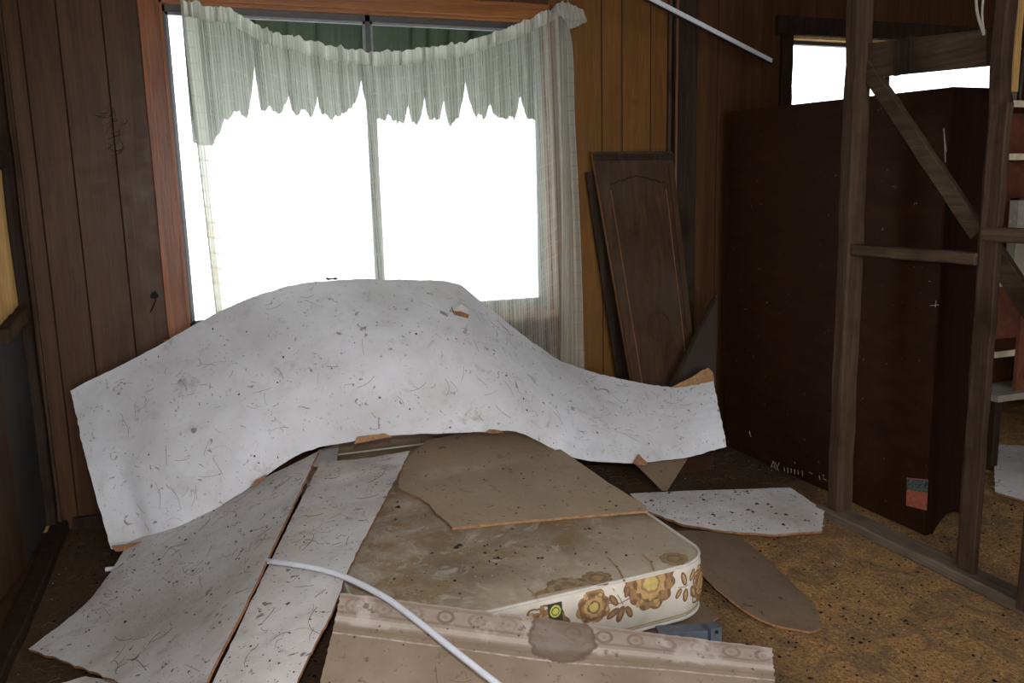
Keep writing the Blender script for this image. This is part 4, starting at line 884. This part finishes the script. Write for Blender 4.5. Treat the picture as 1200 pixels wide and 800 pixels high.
def debris(key, n_cr, n_tw, seed, rmax=.005, name='dirt_flecks', label='', dens=None):
    rr = random.Random(seed); mb = MB()
    for k in range(n_cr):
        for _ in range(20):
            u, v = rr.uniform(.02, .98), rr.uniform(.03, .97)
            if rr.random() < .25+1.1*max(0, mnoise.noise(Vector((u*6, v*4, seed)))+.1): break
        p, n = surf(key, u, v, .0004); r = rr.uniform(.0012, .0028) if rr.random() < .86 else rr.uniform(.003, rmax); crumb(mb, p, n, r, rr, rr.choice(('black', 'crumb', 'crumb', 'straw')))
    for k in range(n_tw):
        u, v = rr.uniform(.05, .95), rr.uniform(.08, .92); 
        if mnoise.noise(Vector((u*5, v*4, seed+3))) < .12 and rr.random() < .9: continue
        a0, cu_ = (rr.gauss(.6, .7) if rr.random() < .7 else rr.uniform(0, 6.28)), rr.uniform(-1.1, 1.1); L = rr.uniform(.02, .10)
        G = SH[key][0]; su = max(.2, (G[len(G)//2][-1]-G[len(G)//2][0]).length); sv = max(.2, (G[-1][len(G[0])//2]-G[0][len(G[0])//2]).length)
        pts = []; x, y, a = u, v, a0
        for q in range(7): pts.append(surf(key, min(.98, max(.02, x)), min(.97, max(.03, y)), .0012)[0]); a += cu_*.25; x += math.cos(a)*L/6/su; y += math.sin(a)*L/6/sv
        mb.tube(pts, rr.uniform(.0004, .0009), rr.choice(('straw', 'crumb', 'crumb')), 3)
    o = mb.build(name); tag(o, label, 'dirt', None, 'stuff')
debris('big', 480, 330, 1, .0075, label='dark dirt flecks and dry stalks scattered on the large humped sheet')
debris('s1', 620, 200, 2, .008, label='dark dirt flecks scattered on the long scrap at lower left')
debris('s2', 380, 100, 3, .006, label='dark dirt flecks on the white scrap over the mattress edge')
debris('front', 160, 10, 4, .006, label='dirt flecks on the board with the ring border')
debris('brown', 60, 8, 5, .005, label='dirt flecks on the brown curled board')
# on mattress and boards (flat)
rr = random.Random(11); mb = MB(); UPV = Vector((0, 0, 1))
for k in range(520):
    px, py = rr.uniform(410, 800), rr.uniform(560, 705)
    q = aZ(px, py, MZ1+.014)
    if not (MX0+.12 < q.x < MX1-.1 and q.y > MY0+.12): continue
    if py < 628 and px > 470 and rr.random() < .9: continue
    z = topz(q.x, q.y); r = rr.uniform(.0015, .004) if rr.random() < .85 else rr.uniform(.005, .010); crumb(mb, Vector((q.x, q.y, z+.0005)), UPV, r, rr, rr.choice(('black', 'crumb', 'crumb', 'straw', 'chip') if r < .004 else ('black', 'crumb')))
for px, py, r in ((535, 641, .022), (468, 595, .016), (584, 655, .012), (634, 654, .012), (688, 620, .010), (600, 620, .008)): 
    q = aZ(px, py, MZ1+.016); q.z = topz(q.x, q.y); 
    for _ in range(5): crumb(mb, q+Vector((rr.uniform(-r, r), rr.uniform(-r, r)*.6, 0)), UPV, r*.6, rr, 'black')
tag(mb.build('dirt_flecks'), 'dark crumbs and droppings scattered on the mattress top', 'dirt', None, 'stuff')
mb = MB()
for k in range(300):
    px, py = rr.uniform(480, 745), rr.uniform(508, 612)
    if py > 612-(px-530)*.06 or (px < 530 and py > 560+(px-466)*.7) or py < 507+(px-618)*.66: continue
    r = rr.uniform(.0012, .0032) if rr.random() < .88 else rr.uniform(.004, .008); crumb(mb, aZ(px, py, zt+.0003), UPV, r, rr, rr.choice(('black', 'crumb', 'crumb')))
tag(mb.build('dirt_flecks'), 'dark crumbs scattered on the tan board', 'dirt', None, 'stuff')
mb = MB()
for k in range(240):
    px, py = rr.uniform(750, 958), rr.uniform(575, 622)
    if py > 600+(px-757)*.2 or (px > 926 and py < 571+(px-926)*.75): continue
    r = rr.uniform(.002, .005) if rr.random() < .8 else rr.uniform(.006, .014); crumb(mb, aZ(px, py, .0304), UPV, r, rr, rr.choice(('black', 'crumb', 'crumb')))
tag(mb.build('dirt_flecks'), 'dark clumps scattered on the flat white scrap beside the first stud', 'dirt', None, 'stuff')
# floor litter
mb = MB(); rr = random.Random(21)
for k in range(8500):
    x, y = rr.uniform(-.70, 4.3), rr.uniform(1.3, 4.2)
    if (MX0-.02 < x < MX1+.02 and y > MY0) or (X0-.01 < x < X1_W+.01 and y > Y0-.01) or (2.60 < x < 2.73 and y < 3.03) or x < -.70: continue
    r = rr.uniform(.0015, .0045) if rr.random() < .80 else rr.uniform(.005, .010)
    crumb(mb, Vector((x, y, .001)), UPV, r, rr, 'ink' if r > .004 else rr.choice(('ink', 'black', 'crumb', 'crumb', 'straw', 'straw', 'chip' if rr.random() < .5 else 'crumb')))
tag(mb.build('floor_litter'), 'dark crumbs, pale chips and dirt strewn over the floor', 'litter', None, 'stuff')
mb = MB()
for k in range(3200):
    x, y = rr.uniform(-.70, 4.2), rr.uniform(1.4, 4.2)
    if (MX0-.02 < x < MX1+.02 and y > MY0) or (X0-.01 < x < X1_W+.01 and y > Y0-.01) or (2.60 < x < 2.73 and y < 3.03) or x < -.70: continue
    if x > 1.6 and y < 3.2 and rr.random() < .5: continue
    a, L = rr.uniform(0, 6.28), rr.uniform(.02, .08); d = Vector((math.cos(a), math.sin(a), 0)); s_ = Vector((-d.y, d.x, 0))*rr.uniform(-.2, .2)*L
    mb.tube([Vector((x, y, .002)), Vector((x, y, .003+rr.uniform(0, .012)))+d*L/2+s_, Vector((x, y, .002))+d*L], rr.uniform(.0005, .0011), rr.choice(('straw', 'straw', 'crumb')), 3)
tag(mb.build('dry_straw'), 'dry straw and grass stalks scattered over the floor', 'straw', None, 'stuff')
